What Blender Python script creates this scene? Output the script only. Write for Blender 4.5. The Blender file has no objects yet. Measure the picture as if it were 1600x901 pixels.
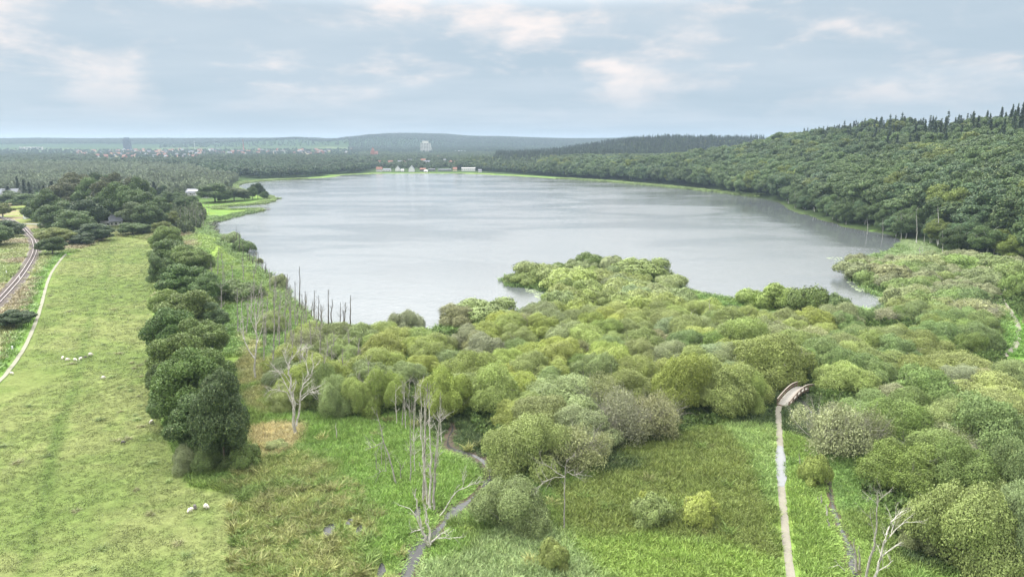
import bpy, math, random
import numpy as np
R = math.radians
C = bpy.context.scene.collection
rng = np.random.default_rng(7)
random.seed(7)

# ------------------------------------------------------------------ camera, sky, sun, exposure
CAM_H, PITCH, F = 60.0, R(12.09), 1067.0
sc = bpy.context.scene
cd = bpy.data.cameras.new("camera"); cam = bpy.data.objects.new("camera", cd); C.objects.link(cam)
cam.location = (0, 0, CAM_H); cam.rotation_euler = (math.pi/2 - PITCH, 0, 0)
cd.sensor_width = 36; cd.lens = 36*F/1600; cd.clip_start = 0.5; cd.clip_end = 60000
sc.camera = cam
sc.view_settings.view_transform = 'Standard'; sc.view_settings.look = 'None'
sc.view_settings.exposure = 0.24; sc.view_settings.gamma = 1
SUN_EL, SUN_AZ = R(48), R(-48)        # azimuth from +Y, clockwise
sd_ = bpy.data.lights.new("sun", 'SUN'); sun = bpy.data.objects.new("sun", sd_); C.objects.link(sun)
sd_.energy = 3.4; sd_.angle = R(6); sd_.color = (1, .955, .88)
sun.rotation_euler = (math.pi/2 - SUN_EL, 0, -SUN_AZ + math.pi)

W = bpy.data.worlds.new("World"); sc.world = W; W.use_nodes = True
nt = W.node_tree; nt.nodes.clear()
def N(nt, t, **k):
    n = nt.nodes.new(t)
    for a, v in k.items(): setattr(n, a, v)
    return n
def L(nt, a, b): nt.links.new(a, b)
def math_n(nt, op, a, b=None, c=None, clamp=False):
    n = N(nt, 'ShaderNodeMath', operation=op, use_clamp=clamp)
    for i, v in enumerate((a, b, c)):
        if v is None: continue
        if isinstance(v, (int, float)): n.inputs[i].default_value = v
        else: L(nt, v, n.inputs[i])
    return n.outputs[0]
def ramp(nt, fac, lo, hi, a=0., b=1., smooth=True):
    n = N(nt, 'ShaderNodeMapRange'); n.interpolation_type = 'SMOOTHSTEP' if smooth else 'LINEAR'
    L(nt, fac, n.inputs['Value'])
    n.inputs['From Min'].default_value = lo; n.inputs['From Max'].default_value = hi
    n.inputs['To Min'].default_value = a; n.inputs['To Max'].default_value = b
    return n.outputs[0]
def mixc(nt, fac, a, b, mode='MIX'):
    n = N(nt, 'ShaderNodeMix', data_type='RGBA', blend_type=mode); n.clamp_factor = True
    for s, v in ((n.inputs[0], fac), (n.inputs[6], a), (n.inputs[7], b)):
        if isinstance(v, (int, float)): s.default_value = v
        elif isinstance(v, tuple): s.default_value = v + (1,) if len(v) == 3 else v
        else: L(nt, v, s)
    return n.outputs[2]
def noise(nt, vec, scale, detail=4, rough=.55, dist=0.):
    n = N(nt, 'ShaderNodeTexNoise'); n.inputs['Scale'].default_value = scale; n.inputs['Detail'].default_value = detail
    n.inputs['Roughness'].default_value = rough; n.inputs['Distortion'].default_value = dist
    if vec is not None: L(nt, vec, n.inputs['Vector'])
    return n.outputs['Fac']
def mapping(nt, vec, scale=(1,1,1), loc=(0,0,0)):
    n = N(nt, 'ShaderNodeMapping'); L(nt, vec, n.inputs[0]); n.inputs['Scale'].default_value = scale; n.inputs['Location'].default_value = loc
    return n.outputs[0]

sky = N(nt, 'ShaderNodeTexSky', sky_type='NISHITA', sun_disc=False, sun_elevation=SUN_EL, sun_rotation=SUN_AZ, air_density=1.0, dust_density=1.6, ozone_density=1.2)
tc = N(nt, 'ShaderNodeTexCoord'); gen = tc.outputs['Generated']
sep = N(nt, 'ShaderNodeSeparateXYZ'); L(nt, gen, sep.inputs[0])
zc = math_n(nt, 'MAXIMUM', sep.outputs['Z'], 0.0)
den = math_n(nt, 'ADD', zc, 0.10)
cmb = N(nt, 'ShaderNodeCombineXYZ')
L(nt, math_n(nt, 'DIVIDE', sep.outputs['X'], den), cmb.inputs[0]); L(nt, math_n(nt, 'DIVIDE', sep.outputs['Y'], den), cmb.inputs[1])
plane = cmb.outputs[0]
veil = ramp(nt, noise(nt, mapping(nt, plane, (.55, .8, 1), (3.1, 1.7, 0)), 1.0, 5, .55), .30, .72)
puff_v = mapping(nt, gen, (1, 1, 3.0), (.37, 0, .21))
p1 = noise(nt, puff_v, 6.2, 8, .55, .15)
p2 = noise(nt, mapping(nt, gen, (1, 1, 2.0), (5.3, 2.2, 1.1)), 9.5, 7, .6, .1)
puff = math_n(nt, 'MULTIPLY', ramp(nt, p1, .45, .67), ramp(nt, p2, .30, .62, .35, 1.))
elev_fade = ramp(nt, zc, .015, .10, .0, 1.)
puff = math_n(nt, 'MULTIPLY', puff, elev_fade, clamp=True)
base = mixc(nt, 1.0, sky.outputs[0], (0.1, 0.1, 0.1, 1), 'MULTIPLY')
# grey-blue high haze over the clear sky, then thin veil, then small warm puffs
hz = mixc(nt, .95, base, (.645, .80, .935, 1))
veilc = mixc(nt, math_n(nt, 'MULTIPLY', veil, .50), hz, (.885, .985, 1.075, 1))
dotn = N(nt, 'ShaderNodeVectorMath', operation='DOT_PRODUCT'); L(nt, gen, dotn.inputs[0])
dotn.inputs[1].default_value = (math.sin(SUN_AZ)*math.cos(SUN_EL), math.cos(SUN_AZ)*math.cos(SUN_EL), math.sin(SUN_EL))
brt = N(nt, 'ShaderNodeVectorMath', operation='SCALE'); brt.inputs[0].default_value = (6.6, 6.65, 6.7); L(nt, ramp(nt, dotn.outputs['Value'], -.4, .85, .10, 1.1), brt.inputs[3])
high = mixc(nt, ramp(nt, zc, .17, .29, 0., .92), veilc, brt.outputs[0])  # sky above the view brightened, most toward the sun, to light the lake
cl = mixc(nt, math_n(nt, 'MULTIPLY', puff, .62), high, (1.60, 1.38, 1.27, 1))
bg = N(nt, 'ShaderNodeBackground'); L(nt, cl, bg.inputs[0]); bg.inputs[1].default_value = .66
out = N(nt, 'ShaderNodeOutputWorld'); L(nt, bg.outputs[0], out.inputs[0])

sc.render.engine = 'CYCLES'
sc.cycles.use_denoising = True
sc.cycles.max_bounces = 6; sc.cycles.diffuse_bounces = 2; sc.cycles.glossy_bounces = 2
sc.cycles.transmission_bounces = 3; sc.cycles.transparent_max_bounces = 4; sc.cycles.volume_bounces = 1
sc.cycles.caustics_reflective = False; sc.cycles.caustics_refractive = False

# ------------------------------------------------------------------ picture <-> place
cp, sp = math.cos(PITCH), math.sin(PITCH)
def unproj(px, py, z=0.8):
    px = np.asarray(px, float); py = np.asarray(py, float)
    u = (px - 800)/F; v = -(py - 450.5)/F
    dx, dy, dz = u, cp + v*sp, -sp + v*cp
    t = (z - CAM_H)/dz
    return np.stack([dx*t, dy*t], -1)
def proj(x, y, z):
    zz = z - CAM_H
    d = y*cp - zz*sp; up = y*sp + zz*cp
    return 800 + F*x/d, 450.5 - F*up/d, d
def poly(pts, z=0.8): return unproj([p[0] for p in pts], [p[1] for p in pts], z)

def inside(P, pg):
    x, y = P[..., 0], P[..., 1]; r = np.zeros(x.shape, bool)
    n = len(pg)
    for i in range(n):
        x1, y1 = pg[i]; x2, y2 = pg[(i+1) % n]
        if y1 == y2: continue
        c = ((y1 > y) != (y2 > y)) & (x < (x2-x1)*(y-y1)/(y2-y1)+x1)
        r ^= c
    return r
def seg_dist(P, pts, closed=False):
    d = np.full(P.shape[:-1], 1e9); n = len(pts)
    for i in range(n if closed else n-1):
        a = pts[i]; b = pts[(i+1) % n]; ab = b-a
        t = np.clip(((P-a) @ ab)/max(ab @ ab, 1e-9), 0, 1)
        q = P - (a + t[..., None]*ab)
        d = np.minimum(d, np.hypot(q[..., 0], q[..., 1]))
    return d
def sdist(P, pg):           # positive outside
    d = seg_dist(P, pg, True); return np.where(inside(P, pg), -d, d)
def sstep(a, b, x):
    t = np.clip((x-a)/(b-a), 0, 1); return t*t*(3-2*t)
def _h(ix, iy, s):
    n = (ix.astype(np.int64)*374761393 + iy.astype(np.int64)*668265263 + s*982451653) & 0xffffffff
    n = ((n ^ (n >> 13))*1274126177) & 0xffffffff
    return ((n ^ (n >> 16)) & 0xffff)/65535.
def vnoise(x, y, s=0):
    ix, iy = np.floor(x), np.floor(y); fx, fy = x-ix, y-iy
    fx = fx*fx*(3-2*fx); fy = fy*fy*(3-2*fy)
    a, b, c, d = _h(ix, iy, s), _h(ix+1, iy, s), _h(ix, iy+1, s), _h(ix+1, iy+1, s)
    return (a*(1-fx)+b*fx)*(1-fy) + (c*(1-fx)+d*fx)*fy
def fbm(x, y, s=0, o=4):
    r = 0; a = .5
    for i in range(o): r = r + a*vnoise(x*2**i, y*2**i, s+i*17); a *= .5
    return r/(1-.5**o)

import time as _t; T0 = _t.time()
def tick(n): print('T', n, round(_t.time()-T0, 1))
# ------------------------------------------------------------------ land shape
LAKE_PX = [(320,351),(332,348),(345,345),(358,340),(373,337),(400,331.5),(409,328.5),(398,326.5),(368,328),(346,327.5),(341,325),(352,323),(375,321.5),(400,320),
 (420,317.5),(428,314.5),(429,311),(421,307),(404,303),(386,300),(372,296.5),(368,292),(374,288),(392,284.5),(430,282),(470,280),(500,278.5),(526,276.5),(532,273.8),(560,272.5),(600,271.5),(660,271.3),(720,271.5),(752,272.5),
 (775,274),(800,275),(840,277.5),(880,280),(920,282.5),(960,285),(990,288),(1020,290.5),(1050,293),(1080,296),(1110,299.5),(1140,303),(1170,307),(1200,311.5),(1221,317),(1226,325),(1240,331),(1262,337),
 (1290,345),(1322,355),(1345,359.5),(1370,363),(1395,368),(1406,375),(1406,384),(1398,392),(1384,398),(1362,402),(1338,405),(1325,409),(1324,418),(1334,430),(1338,440),(1350,450),(1372,462),(1398,474),(1396,480),
 (1370,486),(1320,486),(1262,480),(1205,474),(1160,471),(1115,463),(1070,452),(1045,438),(1010,424),(960,416),(905,414),(850,420),(808,431),(782,437),(786,443),(812,448),(850,455),(868,464),(850,478),(810,490),
 (760,496),(720,506),(690,512),(660,520),(610,519),(570,513),(530,512),(505,508),(480,490),(462,474),(447,458),(436,447),(420,433),(404,420),(388,404),(372,388),(352,372),(330,362)]
LAKE = poly(LAKE_PX, 0.0)
# refine the outline with small bays and points
def roughen(pg, amp, seed):
    o = []
    n = len(pg)
    for i in range(n):
        a, b = pg[i], pg[(i+1) % n]; k = max(1, int(np.hypot(*(b-a))/max(6, a[1]*.012)))
        for j in range(k):
            p = a+(b-a)*j/k; w = amp*(.3+p[1]/500)
            o.append(p + (np.array([vnoise(np.array(p[0]*.13), np.array(p[1]*.13), seed), vnoise(np.array(p[0]*.13), np.array(p[1]*.13), seed+5)])-.5)*w)
    return np.array(o)
LAKE = roughen(LAKE, 4.0, 3)
HILL_BASE = poly([(620,262),(750,267),(870,276),(990,284),(1110,296),(1222,315.5),(1262,334),(1296,344),(1345,357),(1372,361),(1404,370),(1445,380),(1482,396),(1520,402),(1600,412),(1900,440),(2600,520)])
RIGHT = np.vstack([HILL_BASE, [[4000, 150], [7000, 4000], [-400, 6000]]])
PAST_LINE = poly([(248,368),(240,400),(238,440),(242,520),(255,600),(292,745),(372,775),(376,901),(350,1400)])
PAST = np.vstack([PAST_LINE, [[-900, -300], [-1500, 400], [-900, 520]]])
def H(x, y):
    x = np.asarray(x, float); y = np.asarray(y, float); P = np.stack([x, y], -1)
    sd = sdist(P, LAKE)
    w = 3.0 + .010*np.maximum(y, 0)
    h = .75*np.clip(sd/w, -2.6, 1)
    land = sstep(0, 30, sd)
    ins = -sdist(P, PAST)
    h = h + 2.4*sstep(0, 55, ins)*land
    h = h + land*.25*(fbm(x/23, y/23, 5)-.5)*sstep(30, 60, sd)
    far = sstep(700, 1600, y)*land
    h = h + far*9*fbm(x/400, y/400, 9)*sstep(60, 500, sd)
    d = np.maximum(-sdist(P, RIGHT), 0)
    prof = np.interp(y, [0, 450, 650, 917, 1043, 1207, 1350, 1600, 2600], [62, 67, 69, 65, 50, 20, 10, 7, 3])
    hill = prof*(.22*sstep(0, 45, d)+.78*sstep(10, 250, d))*(.93+.14*fbm(x/90, y/90, 21))
    h = h + hill
    h = h + 46*np.exp(-((y-2080)/330)**2)*sstep(20, 470, x)*(.9+.2*fbm(x/160, y/160, 31))
    h = h + 22*sstep(2500, 4700, y)*(1-sstep(5200, 6500, y))*sstep(500, -300, x)
    # far hills
    h = h + 20*np.exp(-(np.abs(x+740)/330)**4-((y-5300)/700)**2)*(.85+.3*fbm(x/200, y/200, 41))
    h = h + (62*sstep(-1330, -930, x)+(40+9*fbm(x/700, y/700, 49))*(1-sstep(-1500, -1250, x)))*np.exp(-((y-5400)/700)**2)*(1-sstep(1400, 2600, x))*(.9+.2*fbm(x/420, y/420, 43))
    h = h + 40*np.exp(-((x+1250)/600)**2-((y-4700)/400)**2)*(.7+.5*fbm(x/160, y/160, 44))*sstep(-2700, -1900, x)
    h = h + 66*np.exp(-((y-7000)/900)**2)*(.82+.36*fbm(x/600, y/600, 47))
    return h
def ground_pt(px, py):
    z = .8
    for _ in range(12):
        p = unproj(px, py, z); z = z*.4 + .6*float(H(p[0], p[1]))
    return float(p[0]), float(p[1]), float(H(p[0], p[1]))

# ------------------------------------------------------------------ colours of the ground
REG = [  # outline in the picture, colour, edge noise in metres
 ('marsh2', [(380,600),(470,640),(640,650),(760,700),(760,760),(700,860),(640,901),(560,901),(560,780),(470,700)], (.165,.265,.06), 4),
 ('tan',    [(396,668),(430,660),(468,664),(470,690),(440,712),(405,725)], (.42,.37,.19), 2),
 ('tan2',   [(372,520),(400,540),(425,600),(425,640),(395,640),(370,580)], (.23,.235,.095), 4),
 ('brown',  [(372,745),(430,705),(480,715),(540,760),(580,800),(575,850),(600,901),(640,1400),(360,1400),(376,901)], (.215,.255,.082), 5),
 ('dark',   [(885,765),(960,700),(1060,676),(1130,672),(1185,720),(1205,780),(1208,870),(1120,838),(960,846),(885,825)], (.145,.185,.048), 3),
 ('bright', [(880,845),(960,840),(1120,838),(1215,880),(1225,1400),(860,1400)], (.19,.275,.06), 3),
 ('blue',   [(690,850),(760,840),(880,830),(930,870),(960,1400),(600,1400),(650,880)], (.225,.30,.125), 3),
 ('bright', [(1225,650),(1262,700),(1290,760),(1340,840),(1380,901),(1430,1400),(1245,1400),(1230,760)], (.175,.26,.06), 2),
 ('bright', [(1120,668),(1212,640),(1214,790),(1190,720),(1150,690)], (.21,.295,.095), 2),
 ('vivid',  [(330,362),(372,388),(404,420),(447,458),(505,508),(570,520),(480,520),(420,470),(385,430),(330,400),(300,372)], (.18,.255,.06), 3),
 ('reed',   [(1406,372),(1445,376),(1480,400),(1420,420),(1350,420),(1330,408),(1384,398)], (.20,.26,.12), 3),
 ('bright', [(1560,440),(1590,440),(1640,500),(1640,620),(1560,580),(1585,520)], (.12,.23,.045), 2),
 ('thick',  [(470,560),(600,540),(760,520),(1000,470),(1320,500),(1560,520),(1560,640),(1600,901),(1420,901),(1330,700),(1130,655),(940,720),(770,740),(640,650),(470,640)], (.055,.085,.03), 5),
]
REGW = [(n, poly(p), c, e) for n, p, c, e in REG]
PASTURE = poly([(99,400),(85,418),(74,440),(64,475),(53,506),(35,544),(11,578),(-2,592),(-300,901),(-900,1400),(352,1400),(378,901),(372,800),(380,755),(292,740),(250,640),(238,560),(238,440),(240,385),(235,370),(175,364),(120,392)], 3.0)
RAIL = poly([(-60,528),(-25,492),(0,469),(26,440),(40,421),(51,402.5),(55,389),(53,377),(46.6,364),(36,352),(25,345),(13,339),(0,335),(-40,326),(-120,315)], 3.2)
TRAIL = poly([(103,396),(99,400),(85,418),(75,437),(64,475),(53,506),(35,544),(11,578),(-2,592),(-60,650)], 3.1)
PATH = poly([(1222,632),(1216.5,637),(1216,649),(1217,665),(1218,684),(1219,700),(1220,730),(1221,759),(1223,780),(1226,813),(1229,843),(1232,872),(1235,901),(1245,1000),(1262,1200)])
PATH2 = poly([(1572,447),(1568.6,456),(1567,469),(1580,488),(1590,507),(1590,530),(1583,544.5),(1564,560)])
STREAM = poly([(628,925),(640,890),(652,862),(668,842),(690,822),(702,806),(722,790),(744,772),(764,752),(766,736),(748,716),(722,706),(702,698),(701,682),(707,668),(700,650)])
STREAM2 = poly([(1225,612),(1245,622),(1264,640),(1278,668),(1282,700),(1292,740),(1300,785),(1312,820),(1324,850),(1335,890),(1350,960)])
def smooth_line(pts, step=2.0):
    pts = np.asarray(pts); o = []
    for i in range(len(pts)-1):
        p0, p1, p2, p3 = pts[max(i-1,0)], pts[i], pts[i+1], pts[min(i+2, len(pts)-1)]
        k = max(2, int(np.hypot(*(p2-p1))/step))
        for j in range(k):
            t = j/k
            o.append(.5*((2*p1)+(-p0+p2)*t+(2*p0-5*p1+4*p2-p3)*t*t+(-p0+3*p1-3*p2+p3)*t**3))
    o.append(pts[-1]); return np.array(o)
RAILs, TRAILs, PATHs, PATH2s, STREAMs, STREAM2s = [smooth_line(q, s) for q, s in ((RAIL,3),(TRAIL,2),(PATH,1.2),(PATH2,1.5),(STREAM,1.2),(STREAM2,1.2))]

def ground_col(x, y, h=None):
    P = np.stack([x, y], -1)
    wx = (fbm(x/9, y/9, 61)-.5); wy = (fbm(x/9, y/9, 67)-.5)
    fine = fbm(x/1.7, y/1.7, 71, 3)
    col = np.empty(x.shape+(3,)); col[:] = (.13, .215, .055)
    def put(m, c, k=1.):
        m = (m*k)[..., None]; col[:] = col*(1-m)+np.array(c)*m
    put(sstep(.45, .62, fbm(x/14, y/14, 73)), (.155, .21, .05), .7)
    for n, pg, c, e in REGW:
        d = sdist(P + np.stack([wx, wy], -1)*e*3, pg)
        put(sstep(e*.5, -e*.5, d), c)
    # left side beyond the pasture
    lw = (x < -60) & (y > 60)
    dpast = sdist(P, PASTURE)
    leftm = ((dpast > 0) & (x < np.interp(y, [60, 130, 400, 700], [-70, -95, -185, -330])) & (y < 700)).astype(float)
    put(leftm, (.17, .22, .065))
    put(leftm*sstep(.42, .58, fbm(x/16, y/16, 77)), (.21, .22, .09), .8)
    put(leftm*sstep(.52, .64, fbm(x/22, y/22, 79)), (.24, .19, .13), .8)
    dt = seg_dist(P, TRAILs)
    side = leftm*(dt < 6)
    put(side*sstep(6, 3, dt), (.12, .22, .045), .9)
    pm = sstep(.8, -.8, dpast + wx*2)
    put(pm, (.122, .160, .050))
    put(pm*sstep(.35, .65, fbm(x/26, y/26, 81)), (.172, .192, .074), .75)
    put(pm*sstep(.50, .70, fbm(x/5, y/5, 83)), (.10, .148, .040), .45)
    # old vehicle line in the pasture
    tl = seg_dist(P, TRACKs) + wx*1.5
    put(pm*sstep(1.6, .2, tl), (.088, .13, .036), .7)
    tl = seg_dist(P, TRACK2s) + wx*1.5
    put(pm*sstep(1.2, .1, tl), (.085, .125, .036), .7)
    sdl = sdist(P, LAKE)
    put(sstep(9+.006*y, 0, sdl)*sstep(650, 800, y), (.135, .175, .075), .9)
    put(sstep(1.2, -.5, sdl), (.05, .06, .035))
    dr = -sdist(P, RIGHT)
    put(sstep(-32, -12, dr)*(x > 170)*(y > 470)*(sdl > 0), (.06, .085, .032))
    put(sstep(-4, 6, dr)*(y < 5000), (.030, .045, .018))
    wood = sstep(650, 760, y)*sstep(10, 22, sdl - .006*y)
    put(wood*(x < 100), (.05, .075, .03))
    fields = wood*sstep(.64, .68, fbm(x/220, y/150, 91))*(x < 0)*(y > 1700)
    put(fields, (.11, .14, .065))
    put(sstep(4000, 4400, y), (.035, .06, .028))
    
    col *= (.82+.36*fine)[..., None]
    return col
TRACKs = smooth_line(poly([(178,365),(165,420),(146,470),(132,520),(120,580),(98,640),(82,700),(70,760),(50,830),(30,901)], 3), 3)
TRACK2s = smooth_line(poly([(88,640),(80,690),(68,765)], 3), 3)

# ------------------------------------------------------------------ mesh helpers
def mesh(name, V, Fc, mat=None, smooth=False, uv=None):
    V = np.asarray(V, np.float32); me = bpy.data.meshes.new(name)
    if isinstance(Fc, np.ndarray):
        k = Fc.shape[1]; me.vertices.add(len(V)); me.vertices.foreach_set('co', V.ravel())
        me.loops.add(Fc.size); me.loops.foreach_set('vertex_index', Fc.ravel().astype(np.int32))
        me.polygons.add(len(Fc)); me.polygons.foreach_set('loop_start', np.arange(0, Fc.size, k, dtype=np.int32))
        me.update(calc_edges=True)
    else:
        me.from_pydata([tuple(map(float, v)) for v in V], [], Fc); me.update()
    if smooth: me.polygons.foreach_set('use_smooth', np.ones(len(me.polygons), bool))
    if mat: me.materials.append(mat)
    return me
def add(name, me, parent=None, loc=(0,0,0), kind=None, label=None, cat=None, group=None):
    o = bpy.data.objects.new(name, me); C.objects.link(o); o.location = loc
    if parent: o.parent = parent
    if kind: o['kind'] = kind
    if label: o['label'] = label
    if cat: o['category'] = cat
    if group: o['group'] = group
    return o
def empty(name, loc, rz=0, label=None, cat=None, group=None):
    o = add(name, None, None, loc, None, label, cat, group); o.rotation_euler = (0, 0, rz); o.empty_display_size = .3
    return o
class MB:
    def __init__(s): s.v = []; s.f = []
    def box(s, c, size, rz=0, ry=0):
        cx, cy, cz = c; a, b, d = [q/2 for q in size]; n = len(s.v); co, si = math.cos(rz), math.sin(rz); c2, s2 = math.cos(ry), math.sin(ry)
        for X, Y, Z in ((-a,-b,-d),(a,-b,-d),(a,b,-d),(-a,b,-d),(-a,-b,d),(a,-b,d),(a,b,d),(-a,b,d)):
            X, Z = X*c2+Z*s2, -X*s2+Z*c2
            s.v.append((cx+X*co-Y*si, cy+X*si+Y*co, cz+Z))
        s.f += [tuple(n+i for i in q) for q in ((0,3,2,1),(4,5,6,7),(0,1,5,4),(1,2,6,5),(2,3,7,6),(3,0,4,7))]
        return s
    def poly(s, pts, faces):
        n = len(s.v); s.v += [tuple(p) for p in pts]; s.f += [tuple(n+i for i in q) for q in faces]; return s
    def tube(s, pts, rad, k=6, cap=True):
        pts = [np.array(p, float) for p in pts]; n = len(s.v); m = len(pts)
        for i, p in enumerate(pts):
            t = pts[min(i+1, m-1)]-pts[max(i-1, 0)]; t = t/max(np.linalg.norm(t), 1e-9)
            a = np.cross(t, (0, 0, 1) if abs(t[2]) < .9 else (1, 0, 0)); a /= np.linalg.norm(a); b = np.cross(t, a)
            r = rad[i] if hasattr(rad, '__len__') else rad
            for j in range(k):
                q = p + r*(math.cos(2*math.pi*j/k)*a + math.sin(2*math.pi*j/k)*b); s.v.append(tuple(q))
        for i in range(m-1):
            for j in range(k):
                j2 = (j+1) % k; s.f.append((n+i*k+j, n+(i+1)*k+j, n+(i+1)*k+j2, n+i*k+j2))
        if cap: s.f.append(tuple(n+(m-1)*k+j for j in range(k))); s.f.append(tuple(n+j for j in reversed(range(k))))
        return s
    def mesh(s, name, mat, smooth=False): return mesh(name, s.v, s.f, mat, smooth)

# ------------------------------------------------------------------ materials
def mat(name):
    m = bpy.data.materials.new(name); m.use_nodes = True; n = m.node_tree; n.nodes.clear()
    o = N(n, 'ShaderNodeOutputMaterial'); b = N(n, 'ShaderNodeBsdfPrincipled'); L(n, b.outputs[0], o.inputs[0])
    b.inputs['Specular IOR Level'].default_value = .25
    return m, n, b, o
def bump(n, b, h, strength, dist=.1):
    u = N(n, 'ShaderNodeBump'); u.inputs['Strength'].default_value = strength; u.inputs['Distance'].default_value = dist
    L(n, h, u.inputs['Height']); L(n, u.outputs[0], b.inputs['Normal']); return u
def simple(name, col, rough=.8, nscale=2., var=.25, bstr=.2, coord='Object', spec=.25, metal=0):
    m, n, b, o = mat(name); t = N(n, 'ShaderNodeTexCoord')
    f = noise(n, t.outputs[coord], nscale, 5)
    c = mixc(n, f, tuple(max(0, v*(1-var)) for v in col), tuple(min(1, v*(1+var)) for v in col))
    L(n, c, b.inputs['Base Color']); b.inputs['Roughness'].default_value = rough; b.inputs['Specular IOR Level'].default_value = spec; b.inputs['Metallic'].default_value = metal
    if bstr: bump(n, b, f, bstr, .05)
    return m
def foliage_mat(name, inst, leafvar=.24, nscale=.35, translucent=.14, sat=1.):
    m, n, b, o = mat(name)
    if inst:
        a = N(n, 'ShaderNodeAttribute', attribute_type='INSTANCER', attribute_name='tint'); col = a.outputs['Color']
    else:
        a = N(n, 'ShaderNodeObjectInfo'); col = a.outputs['Color']
    oi = N(n, 'ShaderNodeObjectInfo')
    g = N(n, 'ShaderNodeNewGeometry'); t = N(n, 'ShaderNodeTexCoord')
    isl = math_n(n, 'MULTIPLY_ADD', g.outputs['Random Per Island'], leafvar*2, 1-leafvar)
    add3 = N(n, 'ShaderNodeVectorMath', operation='ADD'); L(n, t.outputs['Object'], add3.inputs[0])
    sc3 = N(n, 'ShaderNodeVectorMath', operation='SCALE'); L(n, oi.outputs['Random'], sc3.inputs[3]); sc3.inputs[0].default_value = (40, 70, 20); L(n, sc3.outputs[0], add3.inputs[1])
    f = ramp(n, noise(n, add3.outputs[0], nscale, 3), .3, .7, .72, 1.28, False)
    k = math_n(n, 'MULTIPLY', isl, f)
    v = N(n, 'ShaderNodeVectorMath', operation='SCALE'); L(n, col, v.inputs[0]); L(n, k, v.inputs[3])
    # a few yellowed leaves
    yl = ramp(n, g.outputs['Random Per Island'], .86, .97, 0, .35)
    c = mixc(n, yl, v.outputs[0], (  .30, .32, .11))
    L(n, c, b.inputs['Base Color']); b.inputs['Roughness'].default_value = .55; b.inputs['Specular IOR Level'].default_value = .2
    tr = N(n, 'ShaderNodeBsdfTranslucent'); L(n, c, tr.inputs[0])
    mx = N(n, 'ShaderNodeMixShader'); mx.inputs[0].default_value = translucent
    L(n, b.outputs[0], mx.inputs[1]); L(n, tr.outputs[0], mx.inputs[2]); L(n, mx.outputs[0], o.inputs[0])
    return m
M_LEAF = foliage_mat('leaves', False); M_LEAF_I = foliage_mat('leaves_scattered', True)
M_GRASS_I = foliage_mat('grass_blades', True, .35, .8, .16)
def bark(name, a, b_, sc_=(6, 6, 1.2)):
    m, n, b, o = mat(name); t = N(n, 'ShaderNodeTexCoord')
    f = noise(n, mapping(n, t.outputs['Object'], sc_), 1.0, 6, .65)
    L(n, mixc(n, ramp(n, f, .35, .65), a, b_), b.inputs['Base Color']); b.inputs['Roughness'].default_value = .85
    bump(n, b, f, .5, .05); return m
M_BARK = bark('dark_bark', (.06,.048,.036), (.15,.125,.095))
M_DEAD = bark('bleached_wood', (.26,.24,.205), (.58,.55,.49))
M_DEADGREY = bark('grey_dead_wood', (.17,.155,.135), (.38,.355,.315))
M_TWIG = bark('grey_twigs', (.26,.24,.21), (.40,.375,.33))
M_SNAG = bark('dark_wet_wood', (.05,.042,.035), (.14,.12,.10))
M_WHITEBARK = bark('pale_bark', (.22,.21,.18), (.50,.49,.45))

# ground
m, n, b, o = mat('ground_soil_and_turf'); M_GROUND = m
a = N(n, 'ShaderNodeAttribute', attribute_name='col'); t = N(n, 'ShaderNodeTexCoord'); P_ = t.outputs['Object']
n1 = noise(n, P_, .9, 6, .68); n2 = noise(n, P_, 4.5, 5, .7); n3 = noise(n, P_, .16, 4)
k = math_n(n, 'MULTIPLY', ramp(n, n1, .3, .72, .74, 1.26, False), ramp(n, n2, .3, .7, .78, 1.22, False))
k = math_n(n, 'MULTIPLY', k, ramp(n, n3, .3, .7, .88, 1.12, False))
v = N(n, 'ShaderNodeVectorMath', operation='SCALE'); L(n, a.outputs['Color'], v.inputs[0]); L(n, k, v.inputs[3])
L(n, v.outputs[0], b.inputs['Base Color']); b.inputs['Roughness'].default_value = 1.; b.inputs['Specular IOR Level'].default_value = 0.
bump(n, b, math_n(n, 'ADD', n1, math_n(n, 'MULTIPLY', n2, .4)), .8, .35)
# water
def water_mat(name, base, rough, wave, wscale, slick=True):
    m, n, b, o = mat(name); t = N(n, 'ShaderNodeTexCoord'); P = t.outputs['Object']
    b.inputs['Base Color'].default_value = base+(1,); b.inputs['IOR'].default_value = 1.333; b.inputs['Specular IOR Level'].default_value = .5
    w1 = noise(n, mapping(n, P, (1, 1.5, 1)), wscale, 3, .6); w2 = noise(n, P, wscale*.23, 3, .6)
    s = ramp(n, noise(n, mapping(n, P, (.35, 1, 1)), .018, 4, .6, .8), .40, .60)
    if slick:
        L(n, math_n(n, 'MULTIPLY_ADD', s, rough*.5, rough*.75), b.inputs['Roughness'])
        st = math_n(n, 'MULTIPLY_ADD', s, wave*.45, wave*.65)
    else:
        b.inputs['Roughness'].default_value = rough; st = None
    u = bump(n, b, math_n(n, 'ADD', w1, w2), wave, .25)
    if st is not None:
        sx = N(n, 'ShaderNodeSeparateXYZ'); L(n, P, sx.inputs[0])
        shelter = math_n(n, 'MULTIPLY', ramp(n, math_n(n, 'ADD', sx.outputs[0], math_n(n, 'MULTIPLY', noise(n, P, .03, 3), 60)), 215, 262), ramp(n, sx.outputs[1], 800, 620))
        keep = math_n(n, 'MULTIPLY_ADD', shelter, -.88, 1.)
        L(n, math_n(n, 'MULTIPLY', st, keep), u.inputs['Strength'])
        rl = b.inputs['Roughness'].links[0].from_socket; L(n, math_n(n, 'MULTIPLY', rl, keep), b.inputs['Roughness'])
    return m
M_LAKE = water_mat('lake_water', (.085,.095,.095), .14, .40, .9)
M_STREAM = water_mat('stream_water', (.04,.04,.038), .10, .08, 2., False)
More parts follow.
